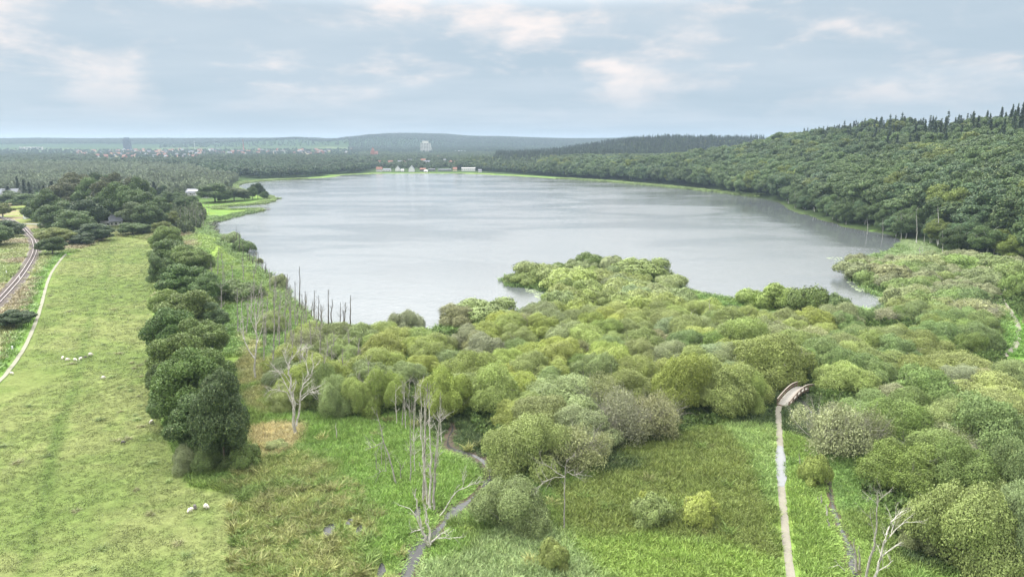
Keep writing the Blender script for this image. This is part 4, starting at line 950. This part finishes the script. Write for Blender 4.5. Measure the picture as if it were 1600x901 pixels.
sn = [((369,392),(369,353)),((366,388),(365,366)),((374,396),(374,362)),((380,402),(379,379)),((389,410),(391,384)),((386,408),(388,392)),((395,416),(396,395)),((404,418),(403,394)),((410,424),(408,404)),((415,430),(415,410)),((413,428),(416,412)),((445,452),(445,428)),((449,458),(449,428)),((461,470),(461,440)),((468,484),(468,416)),
 ((471,486),(472,460)),((476,490),(477,455)),((486,498),(489,470)),((491,500),(491,453)),((497,505),(498,461)),((502,506),(501,475)),((513,512),(513,452)),((518,512),(519,467)),((532,508),(532,472)),((538,510),(540,472)),((547,512),(548,461)),((537,508),(536,484))]
for i, (a, b_) in enumerate(sn):
    traced('lakeside_snag', a, [([a, (a[0]*.5+b_[0]*.5+random.uniform(-.6, .6), (a[1]+b_[1])/2), b_], .27 if i not in (14, 21, 22, 25) else .33, .5)] + ([([((a[0]+b_[0])/2, (a[1]+b_[1])/2), (a[0]+random.choice((-4, 4)), b_[1]+6)], .09, 0)] if i % 4 == 0 else []), M_SNAG,
      'dark broken stake number %s along the lake bank from its far end' % (ORD+['twenty-first','twenty-second','twenty-third','twenty-fourth','twenty-fifth','twenty-sixth','twenty-seventh'])[i], 'dark dead stakes on the lake bank', cat='snag', twigs=3, seed=60+i)
mid = [((428,548),(427,462)),((437,556),(436,480)),((444,560),(446,485)),((455,545),(453,478)),((433,532),(436,470)),((462,510),(461,462)),((474,520),(473,470)),((486,560),(484,500)),((493,548),(494,486)),((500,570),(500,505)),((420,500),(418,455)),((407,480),(408,440)),((512,580),(511,520)),((480,590),(478,530)),((372,520),(371,450)),((352,470),(351,425)),((330,455),(329,408)),((440,505),(452,450)),((466,535),(465,480)),((505,540),(503,478)),((520,590),(518,540)),((537,600),(536,545))]
for q in ((402,500,50),(412,515,55),(436,500,52),(447,480,45),(455,500,55),(480,515,50),(490,530,55),(432,470,40),(422,455,36),(365,455,42),(380,440,40),(398,430,34),(470,600,60),(412,565,70),(385,520,60),(392,505,55),(346,500,60),(425,600,70),(415,540,62),(450,530,66),(470,560,70),(457,575,60),(520,570,55),(545,560,50),(560,575,48),(508,610,60),(340,430,48),(348,445,50),(396,470,52),(430,490,50)): mid.append(((q[0], q[1]), (q[0]+random.uniform(-3, 3), q[1]-q[2])))
for i, (a, b_) in enumerate(mid):
    traced('dead_pole', a, [([a, (a[0]*.5+b_[0]*.5+random.uniform(-1.5, 1.5), (a[1]+b_[1])/2), b_], .27, .5)], M_DEADGREY, 'thin grey dead tree on the green bank, %s counting inland from the lake stakes' % ORD[i], 'thin grey dead trees on the green lake bank', cat='dead tree', twigs=16, seed=100+i)
for i, (a, b_) in enumerate([((1062,512),(1063,496)),((1078,515),(1080,484)),((1109,505),(1108,468)),((1092,522),(1092,506)),((1107,498),(1111,480)),((805,548),(804,528)),((757,640),(757,618))]):
    traced('dead_pole', a, [([a, ((a[0]+b_[0])/2+.5, (a[1]+b_[1])/2), b_], .22, .3)], M_DEAD, ['short white snag','leaning forked white snag','tallest white snag','stubby white snag','broken white snag','thin pale stick','pale stick'][i]+' poking out of the '+['olive','yellow-green','rounded','central','far','middle','nearer'][i]+' willows', 'white snags in the thicket', cat='snag', twigs=4, seed=140+i)
ip = [(282,348,24),(288,352,30),(293,345,22),(297,356,32),(302,350,28),(306,358,34),(311,352,26),(315,346,20),(320,340,24),(326,336,20),(299,340,26),(290,336,22),(308,338,24),(318,356,22)]
for i, (a, b_, hh) in enumerate(ip):
    traced('dead_pole', (a, b_), [([(a, b_), (a+random.uniform(-1, 1), b_-hh*.5), (a+random.uniform(-1.5, 1.5), b_-hh)], .22, .5)], M_DEADGREY, 'grey leafless tree by the small lakeside inlet, %s counting from the copse' % ORD[i], 'grey leafless trees by the small lakeside inlet', cat='dead tree', twigs=8, seed=200+i)
wt = [(1355,368,338,.2),(1379,372,340,.18),(1408,374,332,.28),(1432,381,330,.34),(1444,378,352,.2),(1466,385,322,.42),(1473,396,360,.28),(1498,398,378,.3),(1553,402,374,.3),(1437,404,386,.4),(1242,326,300,.2),(1453,380,352,.2),(1441,396,384,.22)]
for i, (a, b_, c, rr) in enumerate(wt):
    traced('dead_pole', (a, b_), [([(a, b_), (a+.6, (b_+c)/2), (a-.4, c)], rr, .5)], M_WHITEBARK, 'bare white trunk at the forest edge, %s from the wooded headland' % ORD[[2,3,4,5,8,9,10,11,12,6,0,7,1][i] if i < 13 else 0], 'white bare trunks along the forest edge', cat='dead tree', twigs=4, seed=160+i)
traced('dead_tree', (1352,905), [([(1352,905),(1358,880),(1366,850),(1370,820),(1371,795),(1373,774)], .24, 0), ([(1368,840),(1361,812),(1357,803)], .07, 0), ([(1372,790),(1366,782),(1359,778)], .06, 0), ([(1372,785),(1377,778),(1380,772)], .05, 0)], M_DEADGREY, 'tall slim dead trunk beside the ditch with a twiggy top', twigs=5, seed=7)
traced('dead_tree', (1364,908), [([(1364,908),(1374,880),(1380,850),(1385,835)], .26, 0), ([(1385,835),(1392,815),(1402,805),(1411,797)], .14, 1), ([(1381,848),(1392,836),(1404,822),(1420,813)], .13, -1), ([(1376,870),(1392,858),(1408,847)], .12, 0), ([(1370,893),(1384,884),(1396,874)], .10, 1), ([(1392,836),(1394,826),(1400,812)], .07, 1)], M_DEAD, 'forked pale dead tree beside the ditch with arms spreading right', twigs=4, seed=8)
for i, (a, b_, rr) in enumerate([((1338,893),(1335,841),.26),((1343,890),(1343,852),.22),((1283,788),(1284,772),.22),((1292,806),(1292,787),.24),((1296,826),(1294,809),.24),((1279,784),(1278,775),.15),((1250,728),(1249,706),.14),((1260,646),(1260,636),.2)]):
    traced('stump', a, [([a, ((a[0]+b_[0])/2, (a[1]+b_[1])/2), b_], rr, .2)], M_DEADGREY if i != 3 else M_DEAD, ['tall jagged stump beside the forked dead tree','shorter split stump beside the forked dead tree','first rotten post of the line between path and ditch','middle rotten post of the line between path and ditch','last rotten post of the line between path and ditch','smallest rotten post by the ditch','thin post beside the sparse yellow bush','pale stub in water below the footbridge'][i], None, 'stump', twigs=False)
traced('fallen_branch', (1324,893), [([(1324,893),(1318,889),(1310,882),(1302,885)], .10, 0), ([(1318,889),(1322,897),(1325,905)], .08, 0)], M_DEAD, 'small bleached fallen branch by the tall jagged stump', cat='branch', twigs=2, seed=9)
traced('fallen_log', (440,722), [([(440,722),(455,722),(467,721)], .14, 0)], M_DEAD, 'pale fallen log lying in grass below the tan patch', cat='log', twigs=False)

# ------------------------------------------------------------------ footbridge
A0 = np.array(unproj(1223, 633, 1.0)); A1 = np.array(unproj(1264, 605.5, 1.0))
ln = float(np.hypot(*(A1-A0))); ang = math.atan2(*(A1-A0)[::-1]); print('bridge length', ln)
zb = float(H(*A0))
br = empty('footbridge', (A0[0], A0[1], zb), ang, 'arched wooden footbridge with post and rail sides over the dark ditch', 'bridge')
WB = 2.6
def arch(s): return .25+1.45*math.sin(math.pi*np.clip(s/ln, 0, 1))
npl = 44; pm = None
for i in range(npl):
    s = ln*(i+.5)/npl; w_ = ln/npl*.93
    if pm is None: pm = MB().box((0,0,0), (w_, WB, .06)).mesh('deck_plank', M_PLANK)
    q = add('plank', pm, br, (s, 0, arch(s)+.03*random.random()*.3)); q.rotation_euler = (0, -math.atan2(arch(s+.1)-arch(s-.1), .2), 0)
for side in (-1, 1):
    g_ = MB()
    for i in range(12):
        s0, s1 = ln*i/12, ln*(i+1)/12; zc_ = (arch(s0)+arch(s1))/2; g_.box(((s0+s1)/2, side*(WB/2-.14), zc_-.22), (ln/12*1.02, .2, .5), 0, -math.atan2(arch(s1)-arch(s0), s1-s0))
    add('girder', g_.mesh('girder', M_TIMBER), br)
    npost = 8
    for i in range(npost):
        s = ln*(i+.08)/(npost-.84); p_ = add('post', bpy.data.meshes.get('rail_post') or MB().box((0,0,.35), (.22,.22,1.75)).mesh('rail_post', M_TIMBER), br, (s, side*(WB/2+.06), arch(s)))
    for hh, wd, m_ in ((1.18, .24, M_RAILTOP), (.62, .12, M_TIMBER)):
        t_ = MB()
        for i in range(16):
            s0, s1 = ln*i/16, ln*(i+1)/16; t_.box(((s0+s1)/2, side*(WB/2-(.05 if hh < 1 else -.06)), (arch(s0)+arch(s1))/2+hh), (ln/16*1.03, wd, .14), 0, -math.atan2(arch(s1)-arch(s0), s1-s0))
        add('handrail' if hh > 1 else 'lower_rail', t_.mesh('bridge_rail', m_), br)
for s in (0, ln):
    add('abutment', MB().box((s, 0, -.1), (.5, WB+.3, .7)).mesh('abutment', M_TIMBER), br)
# ditch pool under the bridge
mp = unproj(1262, 626); pool = np.array([mp + (np.array([math.cos(a)*7.5, math.sin(a)*3.4])*(.8+.3*vnoise(np.array(a*1.3), np.array(.3), 3))) for a in np.linspace(0, 6.28, 30, endpoint=False)])
add('ditch_pool', mesh('ditch_pool', np.c_[pool, H(pool[:,0], pool[:,1])+.09], [tuple(range(30))], M_STREAM), kind='structure')

# ------------------------------------------------------------------ railway
rw = empty('railway', (0, 0, 0), 0, 'single curved railway track with brown ballast on the left', 'railway')
ribbon('shoulder', RAILs, 6.2, .16, M_SHOULDER, None, 1, .12, rw); ribbon('ballast', RAILs, 4.8, .26, M_BALLAST, None, 2, .06, rw)
tR = np.gradient(RAILs, axis=0); tR /= np.hypot(tR[:,0], tR[:,1])[:, None]; nR = np.stack([-tR[:,1], tR[:,0]], -1)
for sgn in (-1, 1):
    q = RAILs + nR*sgn*.78; z = H(q[:,0], q[:,1]); mb = MB(); 
    mb.tube([(a, b_, c+.50) for (a, b_), c in zip(q, z)], .15, 4); add('rail', mb.mesh('rail', M_RAIL), rw)
sl = MB(); cum = np.r_[0, np.cumsum(np.hypot(*(RAILs[1:]-RAILs[:-1]).T))]
for s in np.arange(0, cum[-1], .75):
    x = np.interp(s, cum, RAILs[:,0]); y = np.interp(s, cum, RAILs[:,1]); i = min(np.searchsorted(cum, s), len(RAILs)-1); sl.box((x, y, 0), (.26, 2.5, .16), math.atan2(tR[i][1], tR[i][0]))
vv = np.array(sl.v); hv_ = H(vv[::8,0], vv[::8,1]); vv[:, 2] += np.repeat(hv_, 8)+.28; sl.v = vv
add('sleepers', sl.mesh('sleepers', M_SLEEPER), rw, kind='stuff')
RD = smooth_line(poly([(-60,343),(8,344.5),(30,345),(60,346),(90,350)], 3.2), 3); ribbon('crossing_road', RD, 4.0, .30, M_ROAD, wob=.05)
M_WHITE = simple('white_paint', (.78,.78,.76), .5, 1., .06, 0); M_GREYBOX = simple('grey_cabinet', (.45,.47,.46), .6, 1., .1, 0); M_RED = simple('red_paint', (.5,.04,.03), .5, 1., .1, 0)
for i, (a, b_) in enumerate(((6,341),(37,342))):
    x, y, z = ground_pt(a, b_); t = empty('crossing_barrier', (x, y, z), 0, ['raised white level crossing barrier at the track bend, near the picture edge','raised white level crossing barrier beside the signal cabinets'][i], 'barrier', 'raised barriers at the level crossing')
    add('boom', MB().tube([(0,0,.9),(.1,0,4),(.25,0,8.6)], [.13,.11,.08], 6).mesh('boom', M_WHITE), t); add('base', MB().box((0,0,.6), (.6,.6,1.2)).mesh('barrier_base', M_GREYBOX), t); add('band', MB().box((.12,0,4.6), (.26,.26,.8)).mesh('red_band', M_RED), t)
for i, (a, b_, s) in enumerate(((40,342,1.),(45,341,1.5))):
    x, y, z = ground_pt(a, b_); t = empty('signal_cabinet', (x, y, z), .3, ['small pale signal cabinet beside the crossing barrier','larger pale signal hut next to the crossing'][i], 'cabinet'); add('body', MB().box((0,0,1.1*s), (1.8*s,1.4*s,2.2*s)).mesh('cabinet_body', M_WHITE), t); add('roof', MB().box((0,0,2.3*s), (2.1*s,1.7*s,.16)).mesh('cabinet_roof', M_GREYBOX), t)
for i, (a, b_) in enumerate(((20,548),(10.5,428),(31,436))):
    x, y, z = ground_pt(a, b_); add('marker_post', MB().box((0,0,.6), (.3,.3,1.7)).mesh('marker_post', M_WHITE), None, (x, y, z), None, ['white marker post beside the trail near the pinkish reeds','white marker post on the field beyond the track','low white marker beside the railway ballast'][i], 'post')
for i, (a, b_) in enumerate(((147,381),(155,383),(126,386),(108,393),(112,388),(175,362),(160,372))):
    x, y, z = ground_pt(a, b_); add('fence_post', MB().box((0,0,.6), (.22,.22,1.7)).mesh('fence_post', M_RAILTOP), None, (x, y, z), None, '%s weathered fence post along the pasture end from the railway' % ORD[[3,4,2,0,1,6,5][i]], 'post', 'fence posts at the pasture end')

# ------------------------------------------------------------------ houses
M_WALLW = simple('white_wall', (.66,.66,.64), .8, .5, .06, 0); M_WALLY = simple('cream_wall', (.62,.52,.36), .8, .5, .08, 0); M_WALLB = simple('brick_wall', (.30,.13,.09), .85, 2., .2, 0); M_WALLG = simple('dark_wall', (.10,.10,.105), .8, .5, .15, 0)
M_ROOFR = simple('red_tiles', (.235,.12,.09), .85, 2., .2, .2); M_ROOFG = simple('slate_roof', (.16,.17,.19), .7, 2., .2, .2); M_ROOFD = simple('dark_roof', (.07,.07,.075), .7, 2., .2, .2); M_ROOFB = simple('blue_roof', (.12,.28,.50), .6, 1., .1, 0); M_ROOFW = simple('pale_roof', (.55,.55,.54), .7, 1., .1, 0)
M_PANE = simple('window_glass', (.03,.04,.05), .15, 1., .2, 0, spec=.6)
MW = dict(w=M_WALLW, y=M_WALLY, b=M_WALLB, d=M_WALLG); MR = dict(r=M_ROOFR, g=M_ROOFG, d=M_ROOFD, b=M_ROOFB, p=M_ROOFW)
_hc = {}
def house_parts(w, dep, h, rh, key):
    if key in _hc: return _hc[key]
    a, b_ = w/2, dep/2
    wall = MB().poly([(-a,-b_,-1),(a,-b_,-1),(a,b_,-1),(-a,b_,-1),(-a,-b_,h),(a,-b_,h),(a,b_,h),(-a,b_,h),(-a,0,h+rh),(a,0,h+rh)], [(0,1,5,4),(2,3,7,6),(1,2,6,9,5),(3,0,4,8,7)]).mesh('house_wall', None)
    e = .5; t = .22; s = rh/b_
    R0 = [(-a-e,-b_-e,h-e*s),(a+e,-b_-e,h-e*s),(a+e,0,h+rh),(-a-e,0,h+rh),(a+e,b_+e,h-e*s),(-a-e,b_+e,h-e*s)]; R1 = [(x, y, z+t) for x, y, z in R0]
    roof = MB().poly(R0+R1, [(6,7,8,9),(9,8,10,11),(0,3,2,1),(3,5,4,2),(0,1,7,6),(1,2,8,7),(2,4,10,8),(4,5,11,10),(5,3,9,11),(3,0,6,9)]).mesh('house_roof', None)
    win = MB().box((0,0,0), (1.1,.12,1.3)).mesh('window_pane', M_PANE); _hc[key] = (wall, roof, win); return _hc[key]
def house(px, py, wpx, label, wc='w', rc='r', rz=0, hfac=.42, rf=.45, group=None, dep=8., nwin=3, world=None):
    x, y, z = ground_pt(px, py) if world is None else (*world, float(H(*world)))
    d = y*cp+(CAM_H-z)*sp; w = wpx*d/F; h = max(2.7, min(w, dep*1.2)*hfac); key = (round(w), round(dep), round(h, 1), round(rf, 2))
    wall, roof, win = house_parts(w, dep, h, dep/2*rf*2, key)
    o = empty('house', (x, y, z), rz, label, 'house', group)
    for nm, me_, m_ in (('wall', wall, MW[wc]), ('roof', roof, MR[rc])):
        q = add(nm, me_, o)
        if not me_.materials: me_.materials.append(None)
        q.material_slots[0].link = 'OBJECT'; q.material_slots[0].material = m_
    for i in range(nwin): add('window', win, o, (w*((i+.5)/nwin-.5), -dep/2-.03, h*.55))
    return o
G90 = math.pi/2
vg = 'village houses on the far shore'
house(592.8,268,9,'white shore house with red roof at the left end of the village','w','r',.1,.5,.55,vg); house(605,267.5,12,'white shore house with long grey roof','w','g',0,.3,.3,vg); house(621.5,267,6,'grey gabled shore house with a white gable','w','g',G90,.5,.6,vg,10)
house(643.3,268.3,8,'white house with steep pointed gable facing the lake','w','g',G90,.55,.62,vg,11); house(661,267,9,'dark low house right of the pointed white gable','d','r',0,.35,.3,vg); house(675,267,10,'long dark boathouse near the shore','d','d',0,.3,.25,vg)
house(695,267,20,'longest dark flat building on the village shore','d','g',0,.25,.12,vg); house(711,267,6,'small cream house on the village shore','y','r',0,.5,.4,vg); house(732,267,21,'long white two-storey shore building','w','p',0,.6,.1,vg,8,7); house(750,269,5,'small white hut at the right end of the village shore','w','g',0,.5,.3,vg)
house(629,268.2,4,'tiny white boathouse on the village shore','w','p',0,.4,.3,vg); house(665.5,269.3,5,'white boat shed right at the water','w','p',0,.35,.25,vg)
for a, b_, w_, wc, rc, lb in [(583.6,253.5,5,'w','r','white gabled house left below the church'),(591.5,256,8,'w','r','red roofed white house below the church'),(598,249,5,'b','r','brick house right of the church'),(610.5,256,8,'b','r','pink brick house with red roof'),(624,256,9,'w','g','grey roofed house in the second village row'),
  (631.5,256.5,7,'w','r','red gabled house in the second village row'),(641,253.5,8,'b','g','brown house in trees above the pointed gable'),(661,253,10,'w','r','white house with broad red roof in mid village'),(673,249.5,8,'w','b','house with bright blue roof'),(667.6,256,9,'w','g','low grey roofed house under the blue roof'),
  (695,253,11,'w','g','large grey roofed house on the village slope'),(702,249.5,10,'w','r','red roofed house on top of the village slope'),(704,256,10,'b','r','pink walled house on the village slope'),(715,256,9,'w','r','orange red roofed house on the village slope'),(740.5,255,9,'w','p','flat white house at the village right'),(754,257.5,9,'b','r','brown house among trees at the village right'),
  (650,250,6,'w','g','small house above the mid village'),(684,247,6,'w','r','small red roofed house behind the blue roof'),(728,250,6,'w','r','small red roofed house among trees at right')]:
    house(a, b_, w_, lb, wc, rc, random.choice((0, .2, -.25, G90*.9)), .45, .5, vg)
# clear the village trees round the houses
hx = np.array([(o.location.x, o.location.y) for o in bpy.data.objects if o.name.startswith('house')])
vt = VTREE; dm = np.array([np.min(np.hypot(*(hx-p).T)) for p in vt])
front = np.array([np.any((np.abs(hx[:,0]*p[1]/hx[:,1]-p[0]) < 9) & (p[1] < hx[:,1]) & (p[1] > hx[:,1]-120)) for p in vt]); vt = vt[(dm > 11) & ~front & (sdist(vt, LAKE) > 28)]
t_ = np.array([.065,.10,.042])[None]*(.7+.65*rng.random((len(vt),1))); scat_trees('village_woods', vt, t_, LOD_I, 6, .5, .95, 'trees between the village houses', .9)
# town
tg = 'distant town houses with red roofs'
k_ = 0
for i in range(125):
    px = random.uniform(120, 560) if i % 4 else random.uniform(140, 330); py = random.uniform(235.5, 242) if px > 330 else random.uniform(235.5, 248)
    if px < 190: py = max(py, 238)
    house(px, py, random.uniform(3., 6.), 'pale distant town house with a low pitched roof beyond the woods', random.choice('wyybbb'), random.choice('rrrggd'), random.uniform(-.9, .9), .5, .5, tg, 12, 0)
# landmark buildings
def landmark(name, px, py, label, cat): x, y, z = ground_pt(px, py); o = empty(name, (x, y, z), 0, label, cat); return o, (y*cp+(CAM_H-z)*sp)/F
M_TOWER = simple('dark_tower_cladding', (.08,.10,.14), .6, .3, .2, 0); M_CONC = simple('pale_concrete', (.55,.54,.50), .8, .2, .1, 0)
def slab(name, px, py, wpx, hpx, label, m_, storeys, bays, cat='tower block', dep=None, crown=False):
    o, k = landmark(name, px, py, label, cat); w, h = wpx*k, hpx*k; dep = dep or w*.5
    add('wall', MB().box((0,0,h/2-5), (w, dep, h+10)).mesh('tower_wall', m_), o)
    wm = MB().box((0,0,0), (w/bays*.6, .3, h/storeys*.5)).mesh('tower_window', M_PANE)
    for i in range(storeys):
        for j in range(bays): add('window', wm, o, (w*((j+.5)/bays-.5), -dep/2-.1, h*(i+.5)/storeys))
    add('roof', MB().box((0,0,h+.6), (w*1.03, dep*1.03, 1.2)).mesh('tower_roof', m_), o)
    if crown: add('penthouse', MB().box((0,0,h+1.2+1.6*k), (w*.6, dep*.6, 3.2*k)).mesh('penthouse', m_), o)
    return o, k
slab('tower_block', 200, 236, 10.5, 17, 'dark blue high-rise tower standing over the distant town', M_TOWER, 12, 5, crown=True)
for i, px in enumerate((35, 44.5, 54, 63)): slab('apartment_block', px, 234.2, 7.2, 4.2, '%s of the four pale apartment blocks on the far left horizon' % ['leftmost','second','third','rightmost'][i], M_CONC, 3, 4, 'apartment block')
o, k = slab('grandstand_block', 665, 238, 15, 14.5, 'tall pale grid-fronted block above the village woods', M_CONC, 7, 6, crown=True)
add('strut', MB().tube([(7.5*k,0,14*k),(9.5*k,0,6*k),(11*k,0,-1*k)], [1.2*k*.4,.5*k,.5*k], 5).mesh('strut', M_CONC), o)
slab('long_building', 722, 237.5, 21, 1.8, 'long low white building on the slope right of the pale block', M_WALLW, 1, 9, 'building')
slab('long_building', 438, 238.5, 24, 2.2, 'long pale factory hall in the middle of the distant town', M_CONC, 1, 8, 'building')
slab('long_building', 500, 240, 14, 3., 'pinkish brick hall at the right of the distant town', M_WALLB, 2, 6, 'building')
o, k = landmark('chimney', 381, 238, 'tall brown factory chimney rising above the distant town', 'chimney'); add('shaft', MB().tube([(0,0,-2),(0,0,10*k),(0,0,19.5*k)], [1.0*k,.75*k,.55*k], 10).mesh('chimney_shaft', M_WALLB, True), o); add('rim', MB().tube([(0,0,19.4*k),(0,0,20.2*k)], [.8*k,.8*k], 10).mesh('chimney_rim', M_WALLB), o)
o, k = landmark('lattice_mast', 305, 238, 'thin lattice mast above the distant town', 'mast'); mb = MB()
for sx, sy in ((-1,-1),(1,-1),(0,1)): mb.tube([(sx*.9*k, sy*.9*k, -2),(0,0,18*k)], [.16*k,.10*k], 4)
for j in range(8): mb.box((0,0,k*(1+j*2)), (1.7*k*(1-j/9), .2*k, .2*k))
add('lattice', mb.mesh('lattice', M_CONC), o)
# church
o, k = landmark('church', 583, 246, 'brick church with red roof and stepped tower above the village', 'church')
add('nave', MB().box((2*k,0,3*k-4), (11*k, 5*k, 6*k+8)).mesh('nave', M_WALLB), o)
add('nave_roof', MB().poly([(-3.6*k,-2.8*k,6*k),(7.8*k,-2.8*k,6*k),(7.8*k,0,9.6*k),(-3.6*k,0,9.6*k),(7.8*k,2.8*k,6*k),(-3.6*k,2.8*k,6*k)], [(0,1,2,3),(3,2,4,5),(0,3,5),(1,4,2),(0,5,4,1)]).mesh('nave_roof', M_ROOFR), o)
add('tower', MB().box((0,-.5*k,5.5*k-4), (4.4*k,4.4*k,11*k+8)).mesh('church_tower', M_WALLB), o)
add('tower_roof', MB().poly([(-2.5*k,-3*k,11*k),(2.5*k,-3*k,11*k),(2.5*k,2*k,11*k),(-2.5*k,2*k,11*k),(-.6*k,-.5*k,15*k),(.6*k,-.5*k,15*k)], [(0,1,5,4),(1,2,5),(2,3,4,5),(3,0,4),(0,3,2,1)]).mesh('tower_roof', M_ROOFR), o)
# near houses
def px_house(px, py, wpx, label, wc, rc, rz, dep, nwin, hf=.35, rf=.5): return house(px, py, wpx, label, wc, rc, rz, hf, rf, None, dep, nwin)
px_house(182, 353, 17, 'white house with slate roof half hidden in trees at the pasture end', 'w', 'g', .5, 8, 3, .5)
px_house(168, 353, 14, 'low white outbuilding left of the white house', 'w', 'p', .1, 5, 2, .45, .2)
h1 = px_house(308, 305, 30, 'long lakeside house with dark solar panels on its roof', 'w', 'g', -.15, 11, 5, .25, .35)
sp_m = simple('solar_glass', (.02,.03,.07), .2, 1., .2, 0, spec=.6)
d1 = (h1.location.y*cp+60*sp)/F
wH = 30*d1
for j in range(6): 
    q = add('solar_panel', bpy.data.meshes.get('solar_panel') or MB().box((0,0,0), (wH*.10, 3.4, .1)).mesh('solar_panel', sp_m), h1, (-wH*.36+j*wH*.115, -2.9, max(2.7, min(wH, 13.2)*.25)+2.2)); q.rotation_euler = (math.atan(.7)*.5+.12, 0, 0)
px_house(322, 309, 9, 'small white annexe with flat roof in front of the solar house', 'w', 'p', .1, 6, 2, .4, .1)
px_house(314, 304, 6, 'short red roofed wing beside the solar house', 'w', 'r', .1, 14, 0, .3, .3)
px_house(258, 311, 16, 'pale house among trees left of the solar house', 'w', 'p', -.2, 9, 3, .35, .3)
px_house(17, 308, 26, 'grey roofed barn at the far left edge', 'w', 'g', .1, 12, 3, .3, .4)
# lake objects: jetty
x, y, z = ground_pt(404, 328); jt = empty('jetty', (x, y, 0), .15, 'dark wooden jetty off the end of the reed spit', 'jetty'); 
add('deck', MB().box((5,0,.7), (12,1.6,.14)).mesh('jetty_deck', M_TIMBER), jt)
for q in (0, 4, 8): add('pile', MB().tube([(q+.6,.6,-1.4),(q+.6,.6,1.1)], .12, 6).mesh('jetty_pile', M_TIMBER), jt)

# ------------------------------------------------------------------ sheep
def sheep_mesh():
    vs = [(-.45,0,.62),(-.2,0,.66),(.12,0,.66),(.40,0,.66),(.58,0,.62),(.74,0,.50),(.90,0,.34), (-.42,.13,.40),(-.44,.13,.03),(-.42,-.13,.40),(-.44,-.13,.03),(.38,.13,.38),(.38,.13,.03),(.38,-.13,.38),(.38,-.13,.03),(.72,.13,.58),(.72,-.13,.58)]
    rr = [.25,.31,.31,.28,.17,.115,.075, .10,.045,.10,.045,.09,.045,.09,.045,.03,.03]
    es = [(0,1),(1,2),(2,3),(3,4),(4,5),(5,6),(0,7),(7,8),(0,9),(9,10),(3,11),(11,12),(3,13),(13,14),(5,15),(5,16)]
    me = bpy.data.meshes.new('sheep_frame'); me.from_pydata(vs, es, []); o = bpy.data.objects.new('sheep_frame', me); C.objects.link(o)
    sk = o.modifiers.new('skin', 'SKIN'); 
    for i, r_ in enumerate(rr): me.skin_vertices[0].data[i].radius = (r_, r_)
    me.skin_vertices[0].data[2].use_root = True
    o.modifiers.new('sub', 'SUBSURF').levels = 2
    dg = bpy.context.evaluated_depsgraph_get(); dg.update(); m2 = bpy.data.meshes.new_from_object(o.evaluated_get(dg)); bpy.data.objects.remove(o)
    m2.name = 'sheep_body'; return m2
M_WOOL = simple('cream_wool', (.72,.68,.58), .95, 9., .2, .8); M_WOOLD = simple('grey_wool', (.13,.12,.11), .95, 9., .3, .8); M_FACE = simple('sheep_face', (.50,.46,.40), .8, 5., .2, .2); M_FACED = simple('dark_sheep_face', (.05,.045,.04), .8, 5., .2, .2)
SH = sheep_mesh(); 
SH.materials.clear(); SH.materials.append(M_WOOL); SH.materials.append(M_FACE)
for p in SH.polygons:
    c = p.center; p.material_index = 1 if (c.z < .30 or c.x > .66) else 0; p.use_smooth = True
SHD = SH.copy(); SHD.materials[0] = M_WOOLD; SHD.materials[1] = M_FACED
flock = [(297,800,0,1.25,.9,'smaller white sheep at the front of the trio by the brown rushes'),(305,795,1,1.2,2.2,'dark grey sheep in the middle of the trio by the brown rushes'),(322,794,0,1.35,-.5,'larger white sheep on the rush side of the trio'),
 (98,561,0,1.3,1.8,'outermost white sheep at the trail end of the far group'),(105,564,0,1.4,.2,'white sheep second from the trail in the far group'),(118,564,0,1.3,3.0,'white sheep grazing in the middle of the far group'),(126,562.5,0,1.35,1.3,'white sheep facing away in the far group'),(133,560,1,1.1,.5,'small dark lamb in the far group'),(141,556,0,1.5,.1,'white sheep at the upper end of the far group'),
 (161,592,0,1.3,.2,'lone white sheep lying below the far group'),(19,585,0,1.2,3.,'white sheep beside the pale trail'),(237.5,661,0,1.3,-1.8,'pale sheep at the foot of the tree row'),(192,693,1,1.1,.2,'dark grey sheep alone in mid pasture')]
for px, py, dk, s, rz, lb in flock:
    x, y, z = ground_pt(px, py); o = add('sheep', SHD if dk else SH, None, (x, y, z), None, lb, 'sheep', 'sheep grazing the pasture'); o.scale = (s*.66, s*.7, s*.68); o.rotation_euler = (0, 0, rz)

# ------------------------------------------------------------------ haze
hzb = MB().box((0, 5200, 66.7), (21000, 12000, 141.4)).mesh('haze', None)
hm = bpy.data.materials.new('haze_air'); hm.use_nodes = True; n = hm.node_tree; n.nodes.clear(); oo = N(n, 'ShaderNodeOutputMaterial'); pv = N(n, 'ShaderNodeVolumePrincipled')
pv.inputs['Color'].default_value = (.38, .48, .60, 1); pv.inputs['Density'].default_value = .000105; pv.inputs['Anisotropy'].default_value = .2; L(n, pv.outputs[0], oo.inputs['Volume'])
hzb.materials.append(hm); add('haze', hzb, kind='stuff')
print('objects', len(bpy.data.objects), 'tris', sum(sum(len(p.vertices)-2 for p in m.polygons) if len(m.polygons) < 0 else len(m.loops)-2*len(m.polygons) for m in bpy.data.meshes))
